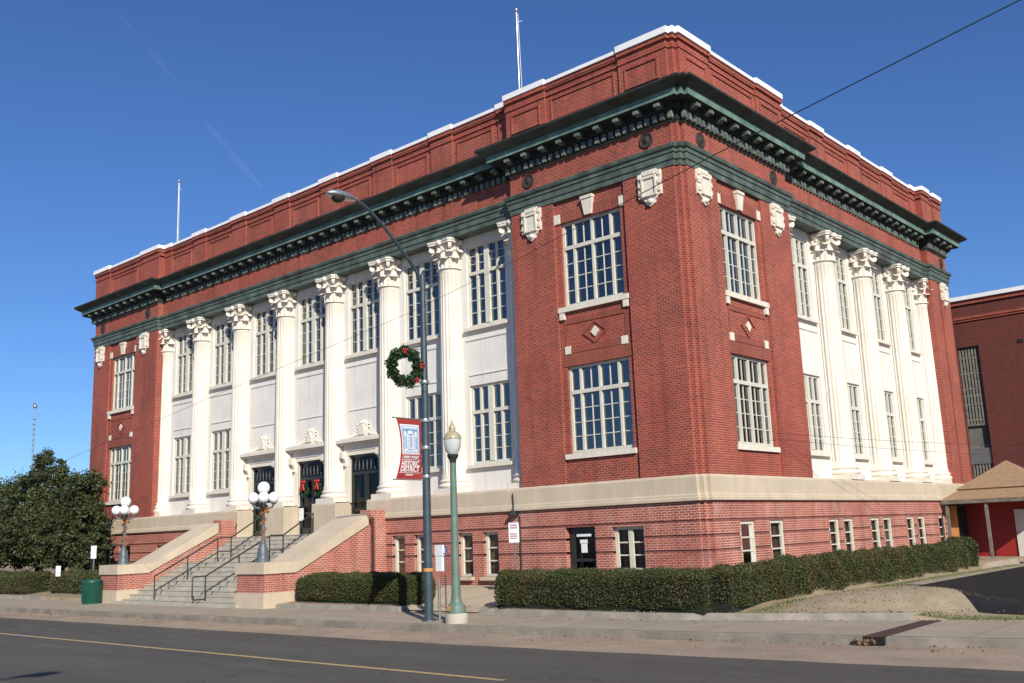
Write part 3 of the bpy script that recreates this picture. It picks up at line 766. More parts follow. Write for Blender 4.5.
def scroll(m,ang,r,z,R,width,inward=1):
    pts=[]; ux,uy=math.cos(ang),math.sin(ang)
    m_pts=[(r-.34,z-.36),(r-.24,z-.16),(r-.12,z-.02)]
    for k in range(14):
        t=k/13; a=PI*.62-t*PI*2.6; rr=R*(1-t*.72)
        m_pts.append((r+rr*math.cos(a),z-.09+rr*math.sin(a)))
    tx,ty=-uy,ux; vs=[];fs=[]
    n=len(m_pts)
    for i,(pr_,pz) in enumerate(m_pts):
        th=.045
        for s_ in (-1,1):
            vs.append((ux*pr_+tx*s_*width/2,uy*pr_+ty*s_*width/2,pz))
    for i in range(n-1): fs.append((2*i,2*i+1,2*i+3,2*i+2))
    m.add(vs,fs)
    c=(ux*r,uy*r,z-.09); vs=[]
    for s_ in (-1,1):
        for k in range(12):
            a=2*PI*k/12; vs.append((c[0]+tx*s_*width*.5+ux*R*.8*math.cos(a),c[1]+ty*s_*width*.5+uy*R*.8*math.cos(a),c[2]+R*.8*math.sin(a)))
    m.add(vs,[tuple(range(12)),tuple(range(12,24))]+[(k,(k+1)%12,12+(k+1)%12,12+k) for k in range(12)])
for k in range(4): scroll(cap,PI/4+k*PI/2,.70,ZC+.98,.155,.13)
for k in range(4):
    for s_ in (-1,1): scroll(cap,k*PI/2+s_*.20,.52,ZC+.93,.10,.07)
# abacus with concave sides
pts=[]
for k in range(4):
    a=PI/4+k*PI/2
    for da,r in ((-.10,.86),(.10,.86)): pts.append((r*math.cos(a+da),r*math.sin(a+da)))
    a2=a+PI/4
    for da,r in ((-.38,.665),(-.18,.60),(0,.585),(.18,.60),(.38,.665)): pts.append((r*math.cos(a2+da),r*math.sin(a2+da)))
cap.prism(pts,'z',ZC+1.02,ZC+1.10); cap.prism([(x*1.04,y*1.04) for x,y in pts],'z',ZC+1.101,ZC+1.17)
for k in range(4):
    a=k*PI/2; cap.sphere((.60*math.cos(a),.60*math.sin(a),ZC+1.08),.12,10)
CPM=mesh(cap,'capital',M_CREAM)
def place_col(x,y,rz=0):
    o=link('column',SHM,house,(x,y,0),rz); child('column_base',BSM,o); child('capital',CPM,o)
for x in CX: place_col(x,DC+(.15 if x in (CX[0],CX[-1]) else 0))
for i,y in enumerate(SY): place_col(-DC-.09 if i in (0,4) else -.54,y,PI/2)
# ---------------- entrances
def entrance(c,i):
    s=MB(); d=WD
    for s_ in (-1,1):
        s.box(c+s_*.98,c+s_*1.24,d-.07,d+.02,1.62,3.62)
        # console bracket
        cx_=c+s_*1.15; s.prism([(d-.07,3.08),(d-.16,3.12),(d-.14,3.25),(d-.22,3.38),(d-.34,3.45),(d-.34,3.72),(d-.02,3.72)],'x',cx_-.09,cx_+.09)
    s.box(c-1.02,c+1.02,d-.09,d+.02,3.55,3.72)
    s.box(c-1.24,c+1.24,d-.12,d+.02,3.72,3.98); s.box(c-1.30,c+1.30,d-.30,d+.02,3.98,4.06); s.box(c-1.40,c+1.40,d-.42,d+.02,4.06,4.20); s.box(c-1.34,c+1.34,d-.34,d+.02,4.20,4.26)
    o=s.build('door_surround',M_CREAM,house)
    r=MB()
    r.prism([(c-.30,4.27),(c+.30,4.27),(c+.36,4.45),(c+.27,4.62),(c+.30,4.78),(c+.14,4.86),(c,4.98),(c-.14,4.86),(c-.30,4.78),(c-.27,4.62),(c-.36,4.45)],'y',d-.13,d+.01)
    r.prism([(c-.17,4.36),(c+.17,4.36),(c+.20,4.55),(c+.12,4.74),(c,4.80),(c-.12,4.74),(c-.20,4.55)],'y',d-.20,d-.12)
    r.sphere((c,d-.18,4.86),.07,10)
    for s_ in (-1,1):
        for k,(dx,z,rr) in enumerate(((.45,4.40,.09),(.58,4.36,.08),(.72,4.35,.07),(.85,4.33,.055),(.97,4.31,.04),(.40,4.66,.06),(.47,4.54,.06),(.62,4.46,.05),(.36,4.80,.05))): r.sphere((c+s_*dx,d-.06,z),rr,10)
    me=mesh(r,'ornament',M_CREAM); q=child('ornament',me,o)
    for v in me.vertices: v.co-=wloc(house)
    # door leaf
    y=.80; m=MB()
    m.box(-.98,-.88,0,.1,.32,3.55); m.box(.88,.98,0,.1,.32,3.55); m.box(-.88,.88,0,.1,3.45,3.55); m.box(-.88,.88,0,.1,2.72,2.84)
    m.box(-.05,.05,-.01,.1,.32,2.72)
    for s_ in (-1,1):
        a,b=sorted((s_*.05,s_*.88)); m.box(a,a+.08,0.01,.08,.32,2.72); m.box(b-.08,b,0.01,.08,.32,2.72); m.box(a,b,.01,.08,.32,.62); m.box(a,b,.01,.08,1.2,1.32)
    for k in range(7):
        x=-.88+1.76*(k+.5)/7; m.lathe([(.06,0),(.05,.25),(.012,.42)],(x,.05,2.90),n=8)
    dr=m.build('entrance_door',M_DOOR,house,loc=(c,y,0))
    p=MB(); p.quad((-.9,.06,.35),(.9,.06,.35),(.9,.06,3.5),(-.9,.06,3.5)); child('pane',mesh(p,'pane',M_PANE2),dr)
    p=MB(); p.box(-.97,.97,.7,.72,.3,3.55); child('backing',mesh(p,'backing',M_BLKGAP),dr)
    # side jamb walls below band level
    j=MB()
    for s_ in (-1,1): j.quad((c+s_*.98,WREV-.05,.3),(c+s_*.98,1.3,.3),(c+s_*.98,1.3,3.6),(c+s_*.98,WREV-.05,3.6))
    for s_ in (-1,1): j.quad((c+s_*.98,.0,.3),(c+s_*1.03,.0,.3),(c+s_*1.03,.95,.3),(c+s_*.98,.95,.3))
    j.build('door_jamb',M_CREAM,house)
    return dr
for i in (2,3,4): entrance(mids[i],i)
# on the facade: thin black tubes with a cone, and a small floodlight
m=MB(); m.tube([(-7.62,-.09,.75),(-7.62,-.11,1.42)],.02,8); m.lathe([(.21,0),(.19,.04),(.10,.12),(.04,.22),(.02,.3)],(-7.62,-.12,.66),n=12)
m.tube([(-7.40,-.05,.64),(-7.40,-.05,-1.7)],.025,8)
m.build('cone_tubes',M_BLACK,house)
m=MB(); m.box(-36.6,-36.35,-.35,-.02,.18,.30); m.sphere((-36.75,-.3,.42),.10,10); m.sphere((-36.35,-.35,.05),.12,10)
m.build('security_light',M_RAIL,house)
# roof flagpoles
def flagpole(x,y,z0,z1,label):
    t=thing('flagpole',(x,y,z0),label,'flagpole','white flagpoles on the roof')
    m=MB(); m.tube([(x,y,z0),(x,y,z1-1.6),(x,y,z1)],[.055,.045,.035],10); m.build('pole',M_ALU,t)
    m=MB(); m.sphere((x,y,z1+.08),.095,12); m.build('ball',M_ALU,t)
    m=MB(); m.tube([(x+.1,y,z0+.6),(x+.13,y,(z0+z1)/2),(x+.08,y,z1-.1)],.012,5); m.tube([(x,y,z1-.45),(x+.28,y,z1-.5)],.02,5); m.build('halyard',M_SIGN,t)
flagpole(-7.85,1.4,14.3,20.45,'bare white flagpole on the roof near the right end of the front')
flagpole(-33.55,1.4,14.3,20.35,'bare white flagpole on the roof at the far left end of the front')
# ------------------------------------------------------------------ entrance steps
st=thing('entrance_steps',(-20,-2.7,-2.2),'wide concrete entrance steps between sloping brick and stone cheek walls','steps')
xL,xR=-24.95,-16.1
m=MB()
prof=[(-5.42,-2.26)]; y,z=-5.42,-2.2
nr=9
for k in range(nr):
    z2=-2.2+1.53*(k+1)/nr; prof+=[(y,z2-.035),(y-.02,z2-.03),(y-.02,z2)]; y+=3.0/nr; prof+=[(y,z2)]; z=z2
y=-1.75; prof+=[(y,z)]
for k in range(6):
    z2=-.67+1.02*(k+1)/6; prof+=[(y,z2-.035),(y-.02,z2-.03),(y-.02,z2)]; y+=1.75/6; prof+=[(y,z2)]; z=z2
prof+=[(1.6,z),(1.6,-2.26)]
# dedupe
q=[prof[0]]
for p in prof[1:]:
    if abs(p[0]-q[-1][0])+abs(p[1]-q[-1][1])>1e-5: q.append(p)
m.prism(q,'x',xL-.02,xR+.02)
m.box(eL+.02,eR-.02,.02,1.6,-.1,.345)
m.box(xL-.2,xR+.2,-5.75,-5.40,-2.3,-2.09)
m.build('stair_flight',M_STEP,st)
def cheek(x0,x1,inner,pos_lab):
    bm_=MB()
    sect=[(-5.62,-1.68),(-5.62,-1.03),(-4.32,-1.03),(-.75,.62),(-.02,.62),(-.02,-1.68)]
    bm_.prism(sect,'x',x0,x1)
    pier_x=(x1-.0,x1) 
    bm_.box(x1-.62,x1+.015,-.82,-.04,-1.9,1.16)
    o=bm_.build('cheek_wall',M_BASE,st)
    c=MB(); sect=[(-5.68,-1.03),(-5.68,-.64),(-4.18,-.64),(-.95,1.02),(-.95,.58),(-4.30,-1.03)]
    c.prism(sect,'x',x0-.06,x1+.06); c.box(x0-.06,x1-.64,-.95,-.05,.58,1.018)
    me=mesh(c,'cap',M_STONE); k=child('cap',me,o)
    for v in me.vertices: v.co-=wloc(st)
    c=MB(); c.box(x0-.05,x1+.05,-5.68,-.02,-2.3,-1.68); me=mesh(c,'plinth',M_STONE); k=child('plinth',me,o)
    for v in me.vertices: v.co-=wloc(st)
cheek(-16.1,-14.42,1,''); cheek(-26.45,-24.95,-1,'')
# handrails
def zstep(y):
    if y<-5.42: return -2.2
    if y<-2.42: return -2.2+1.53*(y+5.42)/3.0
    if y<-1.75: return -.67
    if y<0: return -.67+1.02*(y+1.75)/1.75
    return .35
def handrail(x,label,loop):
    t=thing('handrail',(x,-5.2,-2.1),label,'handrail','dark metal handrails on the front steps')
    ys=[-5.25,-2.35,-1.75,-.25]
    tr=MB(); tr.tube([(x,y,zstep(y)+1.0) for y in ys],.032,8)
    tr.build('top_rail',M_RAIL,t)
    lr=MB(); lr.tube([(x,y,zstep(y)+.42) for y in ys],.026,8); lr.build('lower_rail',M_RAIL,t)
    for y in (-5.25,-3.8,-2.4,-1.75,-.25):
        p=MB(); p.tube([(x,y,zstep(y)-.05),(x,y,zstep(y)+1.0)],.028,8); p.build('post',M_RAIL,t)
    if loop:
        p=MB(); z=zstep(-5.25); p.tube([(x,-5.25,z+1.0),(x-.02,-5.72,z+1.0),(x-.02,-5.78,z+.94),(x-.02,-5.78,z+.2),(x-.02,-5.72,z+.15),(x,-5.25,z+.15)],.028,8); p.build('end_loop',M_RAIL,t)
handrail(-22.6,'dark metal handrail on the left side of the front steps, plain bottom post',False)
handrail(-18.8,'dark metal handrail on the front steps with squared loop at its bottom end',True)
# ------------------------------------------------------------------ globe lamps
def globelamp(x,y,z,label,rz,tinsel=True):
    t=thing('globe_lamp',(x,y,z),label,'lamp','five globe iron lamps on the cheek walls',rz)
    def b(m,n,mt): return m.build(n,mt,t,loc=(x,y,z))
    m=MB(); m.lathe([(.25,0),(.25,.06),(.215,.09),(.20,.25),(.185,.42),(.12,.60),(.10,.68),(.115,.72),(.08,.76)],n=16); b(m,'lamp_base',M_IRON)
    m=MB(); m.lathe([(.065,.74),(.055,1.4),(.05,1.98),(.10,2.0),(.10,2.06),(.06,2.10),(.06,2.42),(.10,2.46)],n=12); b(m,'post',M_IRON)
    for k in range(4):
        a=k*PI/2+PI/4; m=MB(); c,s=math.cos(a),math.sin(a)
        m.tube([(0,0,1.98),(c*.16,s*.16,1.92),(c*.30,s*.30,1.95),(c*.36,s*.36,2.05)],[.045,.04,.04,.045],8); m.lathe([(.05,0),(.11,.05),(.11,.09),(.08,.10)],(c*.36,s*.36,2.05),n=12)
        ar=b(m,'arm',M_IRON)
        g=MB(); g.sphere((c*.36,s*.36,2.30),.20,20); b(g,'globe',M_GLOBE)
    g=MB(); g.sphere((0,0,2.66),.225,20); b(g,'globe',M_GLOBE)
    if tinsel:
        m=MB(); rr=random.Random(3)
        for k in range(26):
            zz=.8+k*.046; a=k*.85; m.sphere((.09*math.cos(a),.09*math.sin(a),zz),.035+rr.random()*.02,6)
        for k in range(10): m.sphere((rr.uniform(-.13,.13),rr.uniform(-.13,.13),1.9+rr.uniform(-.12,.1)),.07,6)
        b(m,'tinsel_garland',M_GOLD)
globelamp(-15.50,-4.95,-.64,'five globe iron lamp on the right cheek wall of the front steps',.2)
globelamp(-25.85,-4.95,-.64,'five globe iron lamp on the left cheek wall of the steps, beside the big tree',.2)
# ------------------------------------------------------------------ street light with arm
px,py=-4.6,-7.06
t=thing('street_light',(px,py,-2.2),'tall dark steel street light with curved arm and cobra head over the road','street light')
m=MB(); m.tube([(px,py,-2.2),(px,py,3),(px,py,7.42)],[.125,.105,.08],14); m.sphere((px,py,7.42),.08,10); m.lathe([(.2,0),(.2,.04),(.15,.06)],(px,py,-2.2),n=14); m.build('pole',M_POLE,t)
m=MB(); m.tube([(px,py,6.9),(px,py-.06,7.2),(px,py-.21,7.5),(px,py-.5,7.8),(px,py-.95,8.2),(px,py-1.47,8.63),(px,py-1.94,8.96),(px,py-2.2,9.09),(px,py-2.45,9.14)],[.06,.06,.055,.05,.045,.045,.042,.04,.04],10); m.build('arm',M_POLE,t)
m=MB()
hp=[(0,.05,.05),(.15,.10,.09),(.40,.19,.14),(.72,.22,.15),(.95,.15,.10),(1.05,.04,.03)]
vs=[]
for (dy,w,h) in hp:
    for k in range(12):
        a=2*PI*k/12; vs.append((px+w*math.cos(a),py-2.38-dy,9.15-dy*.02+h*math.sin(a)*(1 if math.sin(a)>0 else .55)))
m.add(vs,[(i*12+k,i*12+(k+1)%12,(i+1)*12+(k+1)%12,(i+1)*12+k) for i in range(5) for k in range(12)],True); m.add(vs[:12],[tuple(range(12))]); m.add(vs[-12:],[tuple(range(12))])
hd=m.build('lamp_head',M_ALU,t)
m=MB(); m.lathe([(.19,.02),(.17,-.05),(.10,-.11),(.01,-.13)],(px,py-3.05,9.06),n=14); m.build('lens',M_RAIL,t)
for z in (4.27,3.18,2.42,1.62,-.9):
    m=MB(); m.lathe([(.135,0),(.14,.02),(.14,.07),(.135,.09)],(px,py,z),n=14); m.build('clamp',M_ALU if z>0 else M_ORANGE,t)
shadow_caster=copy_tree(t); shadow_caster.location=(11.9,-31.1,-2.35); shadow_caster.rotation_euler=(0,0,PI); shadow_caster['label']='unseen copy of the street light, added to cast the shadow on the road'  # added behind the camera only to throw the dark blob on the road
# ------------------------------------------------------------------ wreath
wdir=Vector((-.2,-.98,0)); wn=Vector((.98,-.2,0)); wc=Vector((px,py,4.72))+wdir*.63
t=thing('christmas_wreath',(wc.x,wc.y,wc.z),'round green wreath with red bows hanging from the tall street light','wreath')
r_=np.random.default_rng(5); n=5200
th=r_.random(n)*2*PI; ph=r_.random(n)*2*PI; rr=.155*np.sqrt(r_.random(n))*(1+.25*np.sin(th*9))
R0=.43+rr*np.cos(ph); 
P=(np.outer(R0*np.cos(th),wdir)+np.outer(R0*np.sin(th),(0,0,1))+np.outer(rr*np.sin(ph),wn))
tl=(np.outer(np.cos(th)*np.cos(ph),wdir)+np.outer(np.sin(th)*np.cos(ph),(0,0,1))+np.outer(np.sin(ph),wn))*.9
me=leaf_mesh('foliage',P,.035,M_NEEDLE,elong=2.6,seed=3,tilt=tl); link('foliage',me,t)
m=MB(); pts=[wdir*(.44*math.cos(a))+Vector((0,0,.44*math.sin(a))) for a in [2*PI*k/24 for k in range(25)]]; m.tube(pts,.08,8,caps=False); m.build('hoop',M_HCORE,t,loc=wc)
for a in (1.75,.15,-.9):
    c=wdir*(.46*math.cos(a))*(-1)+Vector((0,0,.46*math.sin(a)))+wn*.17; m=MB()
    for s_ in (-1,1):
        q=c+wdir*s_*.05; m.sphere(tuple(q),.04,8,.8); m.tube([c,c+wdir*s_*.04+Vector((0,0,-.11))],.02,5)
    m.sphere(tuple(c+wn*.02),.035,8); m.build('bow',M_RED,t,loc=wc)
m=MB()
for a in np.linspace(0,2*PI,17)[:-1]:
    rr=random.random()*.08; c=wdir*((.42+rr)*math.cos(a))+Vector((0,0,(.42+rr)*math.sin(a)))+wn*.15; m.sphere(tuple(c),.022,6)
m.build('berries',M_GOLD,t,loc=wc)
m=MB(); m.tube([(-wdir*.63+Vector((0,0,.55))),Vector((0,0,.50))],.014,6); m.tube([(-wdir*.63+Vector((0,0,-.4))),Vector((0,0,-.42))],.014,6); m.build('bracket',M_ALU,t,loc=wc)
# ------------------------------------------------------------------ door wreaths
dc_=mids[3]
for s_,lab in ((-1,'left of the two'),(1,'right of the two')):
    wx=dc_+s_*.50+.0; t=thing('door_wreath',(wx,.74,2.35),'small green wreath with red bow, '+lab+' on the middle entrance door','wreath','small wreaths on the middle door')
    n=700; th=r_.random(n)*2*PI; ph=r_.random(n)*2*PI; rr=.075*np.sqrt(r_.random(n)); R0=.24+rr*np.cos(ph)
    P=np.stack([R0*np.cos(th),-.06+rr*np.sin(ph),R0*np.sin(th)-.10],1); link('foliage',leaf_mesh('foliage',P,.03,M_NEEDLE,elong=2.6,seed=8),t)
    m=MB()
    for q in (-1,1): m.sphere((wx+q*.09,.62,2.62),.095,8,.8); m.tube([(wx,.60,2.60),(wx+q*.10,.60,2.25)],.045,5)
    m.sphere((wx,.58,2.62),.06,8); m.build('bow',M_RED,t)
t=thing('door_notice',(dc_-.75,.72,1.1),'white paper notice low on the left side of the middle entrance door','notice')
m=MB(); m.box(dc_-.93,dc_-.62,.735,.75,.95,1.5); m.build('sheet',M_SIGN,t)
# ------------------------------------------------------------------ banner
t=thing('banner',(px,py-.14,1.55),'red and light blue street banner reading HISTORIC DISTRICT on the tall pole','banner')
bz0,bz1=1.58,3.25
def bpt(u,v,off=0):  # u 0..1 away from pole, v 0..1 up ; bowed free edge
    w=.96-.17*math.sin(PI*v)**.9*u-.04*v
    y=py-.17-w*u; x=px+.10*math.sin(PI*v)*u*(1.2-u)+off
    return (x,y,bz0+(bz1-bz0)*v)
def bgrid(u0,u1,v0,v1,off,nu=8,nv=12):
    m=MB(); vs=[bpt(u0+(u1-u0)*i/nu,v0+(v1-v0)*j/nv,off) for j in range(nv+1) for i in range(nu+1)]
    m.add(vs,[(j*(nu+1)+i,j*(nu+1)+i+1,(j+1)*(nu+1)+i+1,(j+1)*(nu+1)+i) for j in range(nv) for i in range(nu)],True); return m
m=bgrid(0,1,0,1,0,10,20); cloth=m.build('cloth',M_BRED,t,recalc=False)
def bchild(m,name,mat):
    me=mesh(m,name,mat); o=child(name,me,cloth)
    for v in me.vertices: v.co-=wloc(t)
bchild(bgrid(.10,.93,.42,.90,.008),'picture_panel',M_BWHITE)
for off in (.014,):
    bchild(bgrid(.13,.90,.44,.88,off),'picture_panel',M_BBLUE)
pm=MB()
for (u0,u1,v0,v1) in ((.18,.85,.84,.86),(.42,.60,.50,.80),(.22,.30,.46,.78),(.72,.80,.46,.78),(.34,.38,.48,.74),(.64,.68,.48,.74),(.18,.85,.455,.47)):
    g=bgrid(u0,u1,v0,v1,.02,3,4); pm.add(g.v,g.f)
bchild(pm,'picture_lines',M_BWHITE)
pm=MB()
for (u0,u1,v0,v1) in ((.46,.50,.52,.70),(.53,.57,.52,.70),(.44,.58,.72,.745),(.24,.28,.50,.70),(.74,.78,.50,.70),(.2,.84,.80,.812)):
    g=bgrid(u0,u1,v0,v1,.026,3,4); pm.add(g.v,g.f)
bchild(pm,'picture_lines',M_BDARK)
pm=MB()
for (u0,u1,v0,v1) in ((.06,.95,.405,.412),(.06,.95,.318,.325),(.06,.95,.105,.112)):
    g=bgrid(u0,u1,v0,v1,.012,4,2); pm.add(g.v,g.f)
bchild(pm,'rule_line',M_BWHITE)
def textmesh(txt,size):
    c=bpy.data.curves.new('txt','FONT'); c.body=txt; c.size=size; c.align_x='CENTER'; c.align_y='CENTER'; c.offset=.004*size/.15
    o=bpy.data.objects.new('txt',c); COL.objects.link(o); dg=bpy.context.evaluated_depsgraph_get(); dg.update()
    me=bpy.data.meshes.new_from_object(o.evaluated_get(dg)); bpy.data.objects.remove(o); return me
for txt,v,size,wd in (('CHERRY STREET',.36,.10,.78),('HISTORIC',.255,.20,.80),('DISTRICT',.165,.20,.80),('HELENA',.075,.07,.3)):
    me=textmesh(txt,size); xs=[q.co.x for q in me.vertices]; sc=wd/(max(xs)-min(xs))
    for q in me.vertices:
        u=.52-q.co.x*sc; # reading from +x side: left of text is away from the pole
        p=bpt(max(0,min(1,u)),v+q.co.y/(bz1-bz0),.016); q.co=Vector(p)-wloc(t)
    me.materials.append(M_BWHITE); o=child('lettering',me,cloth)
for z in (bz0,bz1):
    m=MB(); m.tube([(px,py,z),(px,py-1.2,z)],.018,8); m.sphere((px,py-1.2,z),.03,8); m.build('arm',M_ALU,t)
# ------------------------------------------------------------------ acorn lamp
ax,ay=-3.36,-7.24
t=thing('street_lamp',(ax,ay,-2.2),'short green post lamp with acorn shaped glass globe on a pale concrete footing','street lamp')
m=MB(); m.lathe([(.30,0),(.30,.22),(.27,.25)],(ax,ay,-2.2),n=24); m.build('footing',M_CONC,t)
m=MB(); m.lathe([(.24,.25),(.245,.40),(.22,.46),(.15,.52),(.135,.60),(.125,.75),(.105,1.6),(.085,4.1),(.09,4.15)],(ax,ay,-2.2),n=20); m.build('post',M_GPOLE,t)
m=MB(); m.box(ax-.12,ax+.02,ay-.25,ay-.2,-1.88,-1.75); m.build('band_label',M_ORANGE,t)
m=MB(); m.lathe([(.09,4.15),(.09,4.2),(.10,4.24),(.15,4.32),(.16,4.37),(.13,4.39)],(ax,ay,-2.2),n=20); m.build('collar',M_BLACK,t)
m=MB(); m.lathe([(.13,4.38),(.19,4.48),(.225,4.60),(.235,4.72),(.23,4.79)],(ax,ay,-2.2),n=24); m.build('globe',M_ACORN,t)
m=MB(); m.lathe([(.24,4.78),(.245,4.82),(.215,4.90),(.15,4.97),(.10,5.0),(.085,5.03),(.09,5.06),(.085,5.12),(.05,5.18),(.035,5.22),(.01,5.30),(.004,5.32)],(ax,ay,-2.2),n=24); m.build('cap',M_ACORNT,t)
# meter box on post between the two poles
t=thing('meter_box',(-4.45,-6.80,-2.2),'small white meter box on a thin post beside the tall pole','meter box')
m=MB(); m.tube([(-4.45,-6.80,-2.2),(-4.45,-6.80,-1.1)],.035,8); m.build('post',M_ALU,t)
m=MB(); m.box(-4.50,-4.26,-6.87,-6.74,-.9,-.50); m.box(-4.52,-4.22,-6.88,-6.73,-.49,-.20); m.box(-4.22,-4.14,-6.86,-6.75,-.42,-.28); m.build('box',M_SIGN,t)
m=MB(); m.tube([(-4.3,-6.7,-2.2),(-4.3,-6.7,-1.0)],.018,6); m.build('conduit',M_ALU,t)
# ------------------------------------------------------------------ signs
def sign(x,y,z0,zt,w,h,label,mpost,face=(.4,-.92),print_=True):
    a=math.atan2(face[0],-face[1])
    t=thing('parking_sign',(x,y,z0),label,'sign','small white signs on posts',a)
    m=MB(); m.box(-.03,.03,.015,.05,0,zt-z0-.05); m.build('post',mpost,t,loc=(x,y,z0))
    m=MB(); m.box(-w/2,w/2,-.012,.012,zt-h-z0,zt-z0); o=m.build('board',M_SIGN,t,loc=(x,y,z0))
    if print_:
        m=MB(); H=zt-z0
        for k,(a_,b_) in enumerate(((.10,.18),(.22,.30),(.52,.60),(.64,.72),(.76,.82))): m.box(-w*.36,w*.36*(1 if k%2 else .8),-.018,-.013,H-h*b_,H-h*a_)
        child('print',mesh(m,'print',M_SIGNTXT),o)
sign(-5.49,-2.5,-1.95,.38,.34,.62,'white printed sign on a brown post behind the front hedge, below the black cone',M_TRIM)
sign(-33.8,-4.2,-2.1,-.68,.28,.50,'low white sign standing between the two left hedges',M_RAIL,print_=False)
sign(-32.7,-3.0,-2.1,.22,.32,.62,'white sign on a grey post behind the small left hedge near the brick corner',M_ALU,print_=False)
# green bin
bx_,by_=-26.25,-6.08
t=thing('trash_bin',(bx_,by_,-2.2),'round dark green trash bin beside the left end of the steps','trash bin')
m=MB(); m.lathe([(.36,0),(.36,.06),(.375,.08),(.385,.86),(.40,.88),(.40,.93),(.37,.94)],(bx_,by_,-2.2),n=28); b_=m.build('body',M_BIN,t)
m=MB()
for k in range(24):
    a=2*PI*k/24; m.box(bx_+.385*math.cos(a)-.015,bx_+.385*math.cos(a)+.015,by_+.385*math.sin(a)-.015,by_+.385*math.sin(a)+.015,-2.1,-1.36)
m.build('slats',M_BIN,t)
m=MB(); m.lathe([(.41,.935),(.40,.97),(.26,1.01),(.18,1.01),(.17,.98)],(bx_,by_,-2.2),n=28); m.build('lid',M_BIN,t)
# ------------------------------------------------------------------ ground
ground_kw={}
def interp(pts,x):
    return float(np.interp(x,[p[0] for p in pts],[p[1] for p in pts]))
K=[(-300,-12.5),(-80,-9.6),(-29,-8.67),(-14,-8.34),(-4.85,-7.92),(1.45,-7.40),(5.93,-6.75),(9.91,-6.04),(16,-5.2),(60,.2),(300,28)]
A=[(-300,-14.2),(-80,-11.3),(-24.5,-10.41),(-11,-10.12),(-2.4,-10.0),(3.12,-9.69),(7.19,-9.32),(10.67,-8.95),(60,-4.8),(300,18)]
Bk=[(-300,-8),(-80,-6.3),(-31,-5.25),(-26,-5.45),(-14.4,-5.2),(-11.46,-5.1),(-.42,-4.94),(1.9,-4.60),(4.1,-3.98),(6.9,-3.05),(8.5,-2.65),(16,-.8),(60,6),(300,40)]
xs=sorted(set([-300,-200,-140,-100,-80,-60]+list(np.arange(-50,26,1.0))+[30,40,60,100,200,300]+[p[0] for p in K+A+Bk]))
def strip(name,lo,hi,zlo,zhi,mat,n=1,kind='structure'):
    m=MB(); vs=[]
    for x in xs:
        a=lo(x);b=hi(x)
        for j in range(n+1): t_=j/n; vs.append((x,a+(b-a)*t_,zlo+(zhi-zlo)*t_))
    w=n+1; m.add(vs,[(i*w+j,(i+1)*w+j,(i+1)*w+j+1,i*w+j+1) for i in range(len(xs)-1) for j in range(n)])
    o=m.build(name,mat); tag(o,kind=kind); return o
k_=lambda x:interp(K,x); a_=lambda x:interp(A,x); b2=lambda x:interp(Bk,x)
RZ=-2.35
strip('road',lambda x:-60,lambda x:a_(x)+.03*math.sin(x*2.1)+.02*math.sin(x*5.3),RZ,RZ,M_ASPH)
strip('gutter',lambda x:a_(x)-.3,lambda x:k_(x)+.05,RZ-.004,RZ-.02,M_GUT)
m=MB(); vs=[]
for x in xs:
    y=k_(x); vs+=[(x,y-.01,-2.42),(x,y+.0,-2.215),(x,y+.02,-2.2),(x,y+.18,-2.195)]
m.add(vs,[(i*4+j,(i+1)*4+j,(i+1)*4+j+1,i*4+j+1) for i in range(len(xs)-1) for j in range(3)]); tag(m.build('kerb',M_KERB),kind='structure')
strip('sidewalk',lambda x:k_(x)+.18,lambda x:b2(x)+.3,-2.2,-2.2,M_WALK)
strip('road_marking',lambda x:-13.54,lambda x:-13.42,RZ+.004,RZ+.004,M_YEL) if False else None
m=MB(); 
vs=[];X=list(np.arange(-60,4.6,.8))
for x in X: vs+=[(x,-13.56+.01*math.sin(x),RZ+.005),(x,-13.42+.01*math.sin(x),RZ+.005)]
m.add(vs,[(2*i,2*i+2,2*i+3,2*i+1) for i in range(len(X)-1)]); tag(m.build('road_marking',M_YEL),kind='structure')
m=MB(); m.quad((-15.2,-13.75,RZ+.009),(-14.4,-13.68,RZ+.009),(-14.4,-13.60,RZ+.009),(-15.2,-13.66,RZ+.009)); tag(m.build('road_marking',M_CHALK),kind='structure')
# yard terrain sheet
def gz(x,y):
    b=b2(x); t_=max(0,y-b)
    if y<b-.001: return -2.32
    z0=-2.08 if (x<-8.1 or -4.65<x<6.85) else -2.192
    if 6.85<=x<7.6: z0=-2.08-.112*(x-6.85)/.75
    wr=min(1,max(0,(x-6.0)/1.5))
    z=z0+(-1.74-z0)*min(1,t_/4.8) if x<3.2 else z0+(-1.94-z0)*(min(1,t_/4.8)*(1-wr)+min(1,t_/9)*wr)
    # mound
    e=((x-6.0)/2.3)**2+((y+1.15-.30*(x-6.2))/1.55)**2
    z+=.40*math.exp(-e**1.5*1.1)*min(1,t_/.8)
    if x>3: z-=.0
    return z
def axis(a,b,fine,coarse_lo,coarse_hi):
    return sorted(set(list(coarse_lo)+list(np.arange(a,b,fine))+list(coarse_hi)))
ty=list(np.concatenate([[-.01],np.linspace(0,6,25),np.array([6.5,7.5,9,11,14,18,23,30,45,70,110,200,400])]))
gx=sorted(set([-500,-300,-200,-120,-90,-70,-60]+list(np.arange(-50,3,1.0))+list(np.arange(3,12,.22))+list(np.arange(12,20,1.0))+[25,32,45,70,120,250,500]))
m=MB(); vs=[]
for x in gx:
    for t_ in ty:
        y=b2(x)+(.02 if t_>=0 else .0)+t_; vs.append((x,y,gz(x,y)))
w=len(ty); m.add(vs,[(i*w+j,(i+1)*w+j,(i+1)*w+j+1,i*w+j+1) for i in range(len(gx)-1) for j in range(w-1)],True)
tag(m.build('ground',M_DIRT),kind='structure')
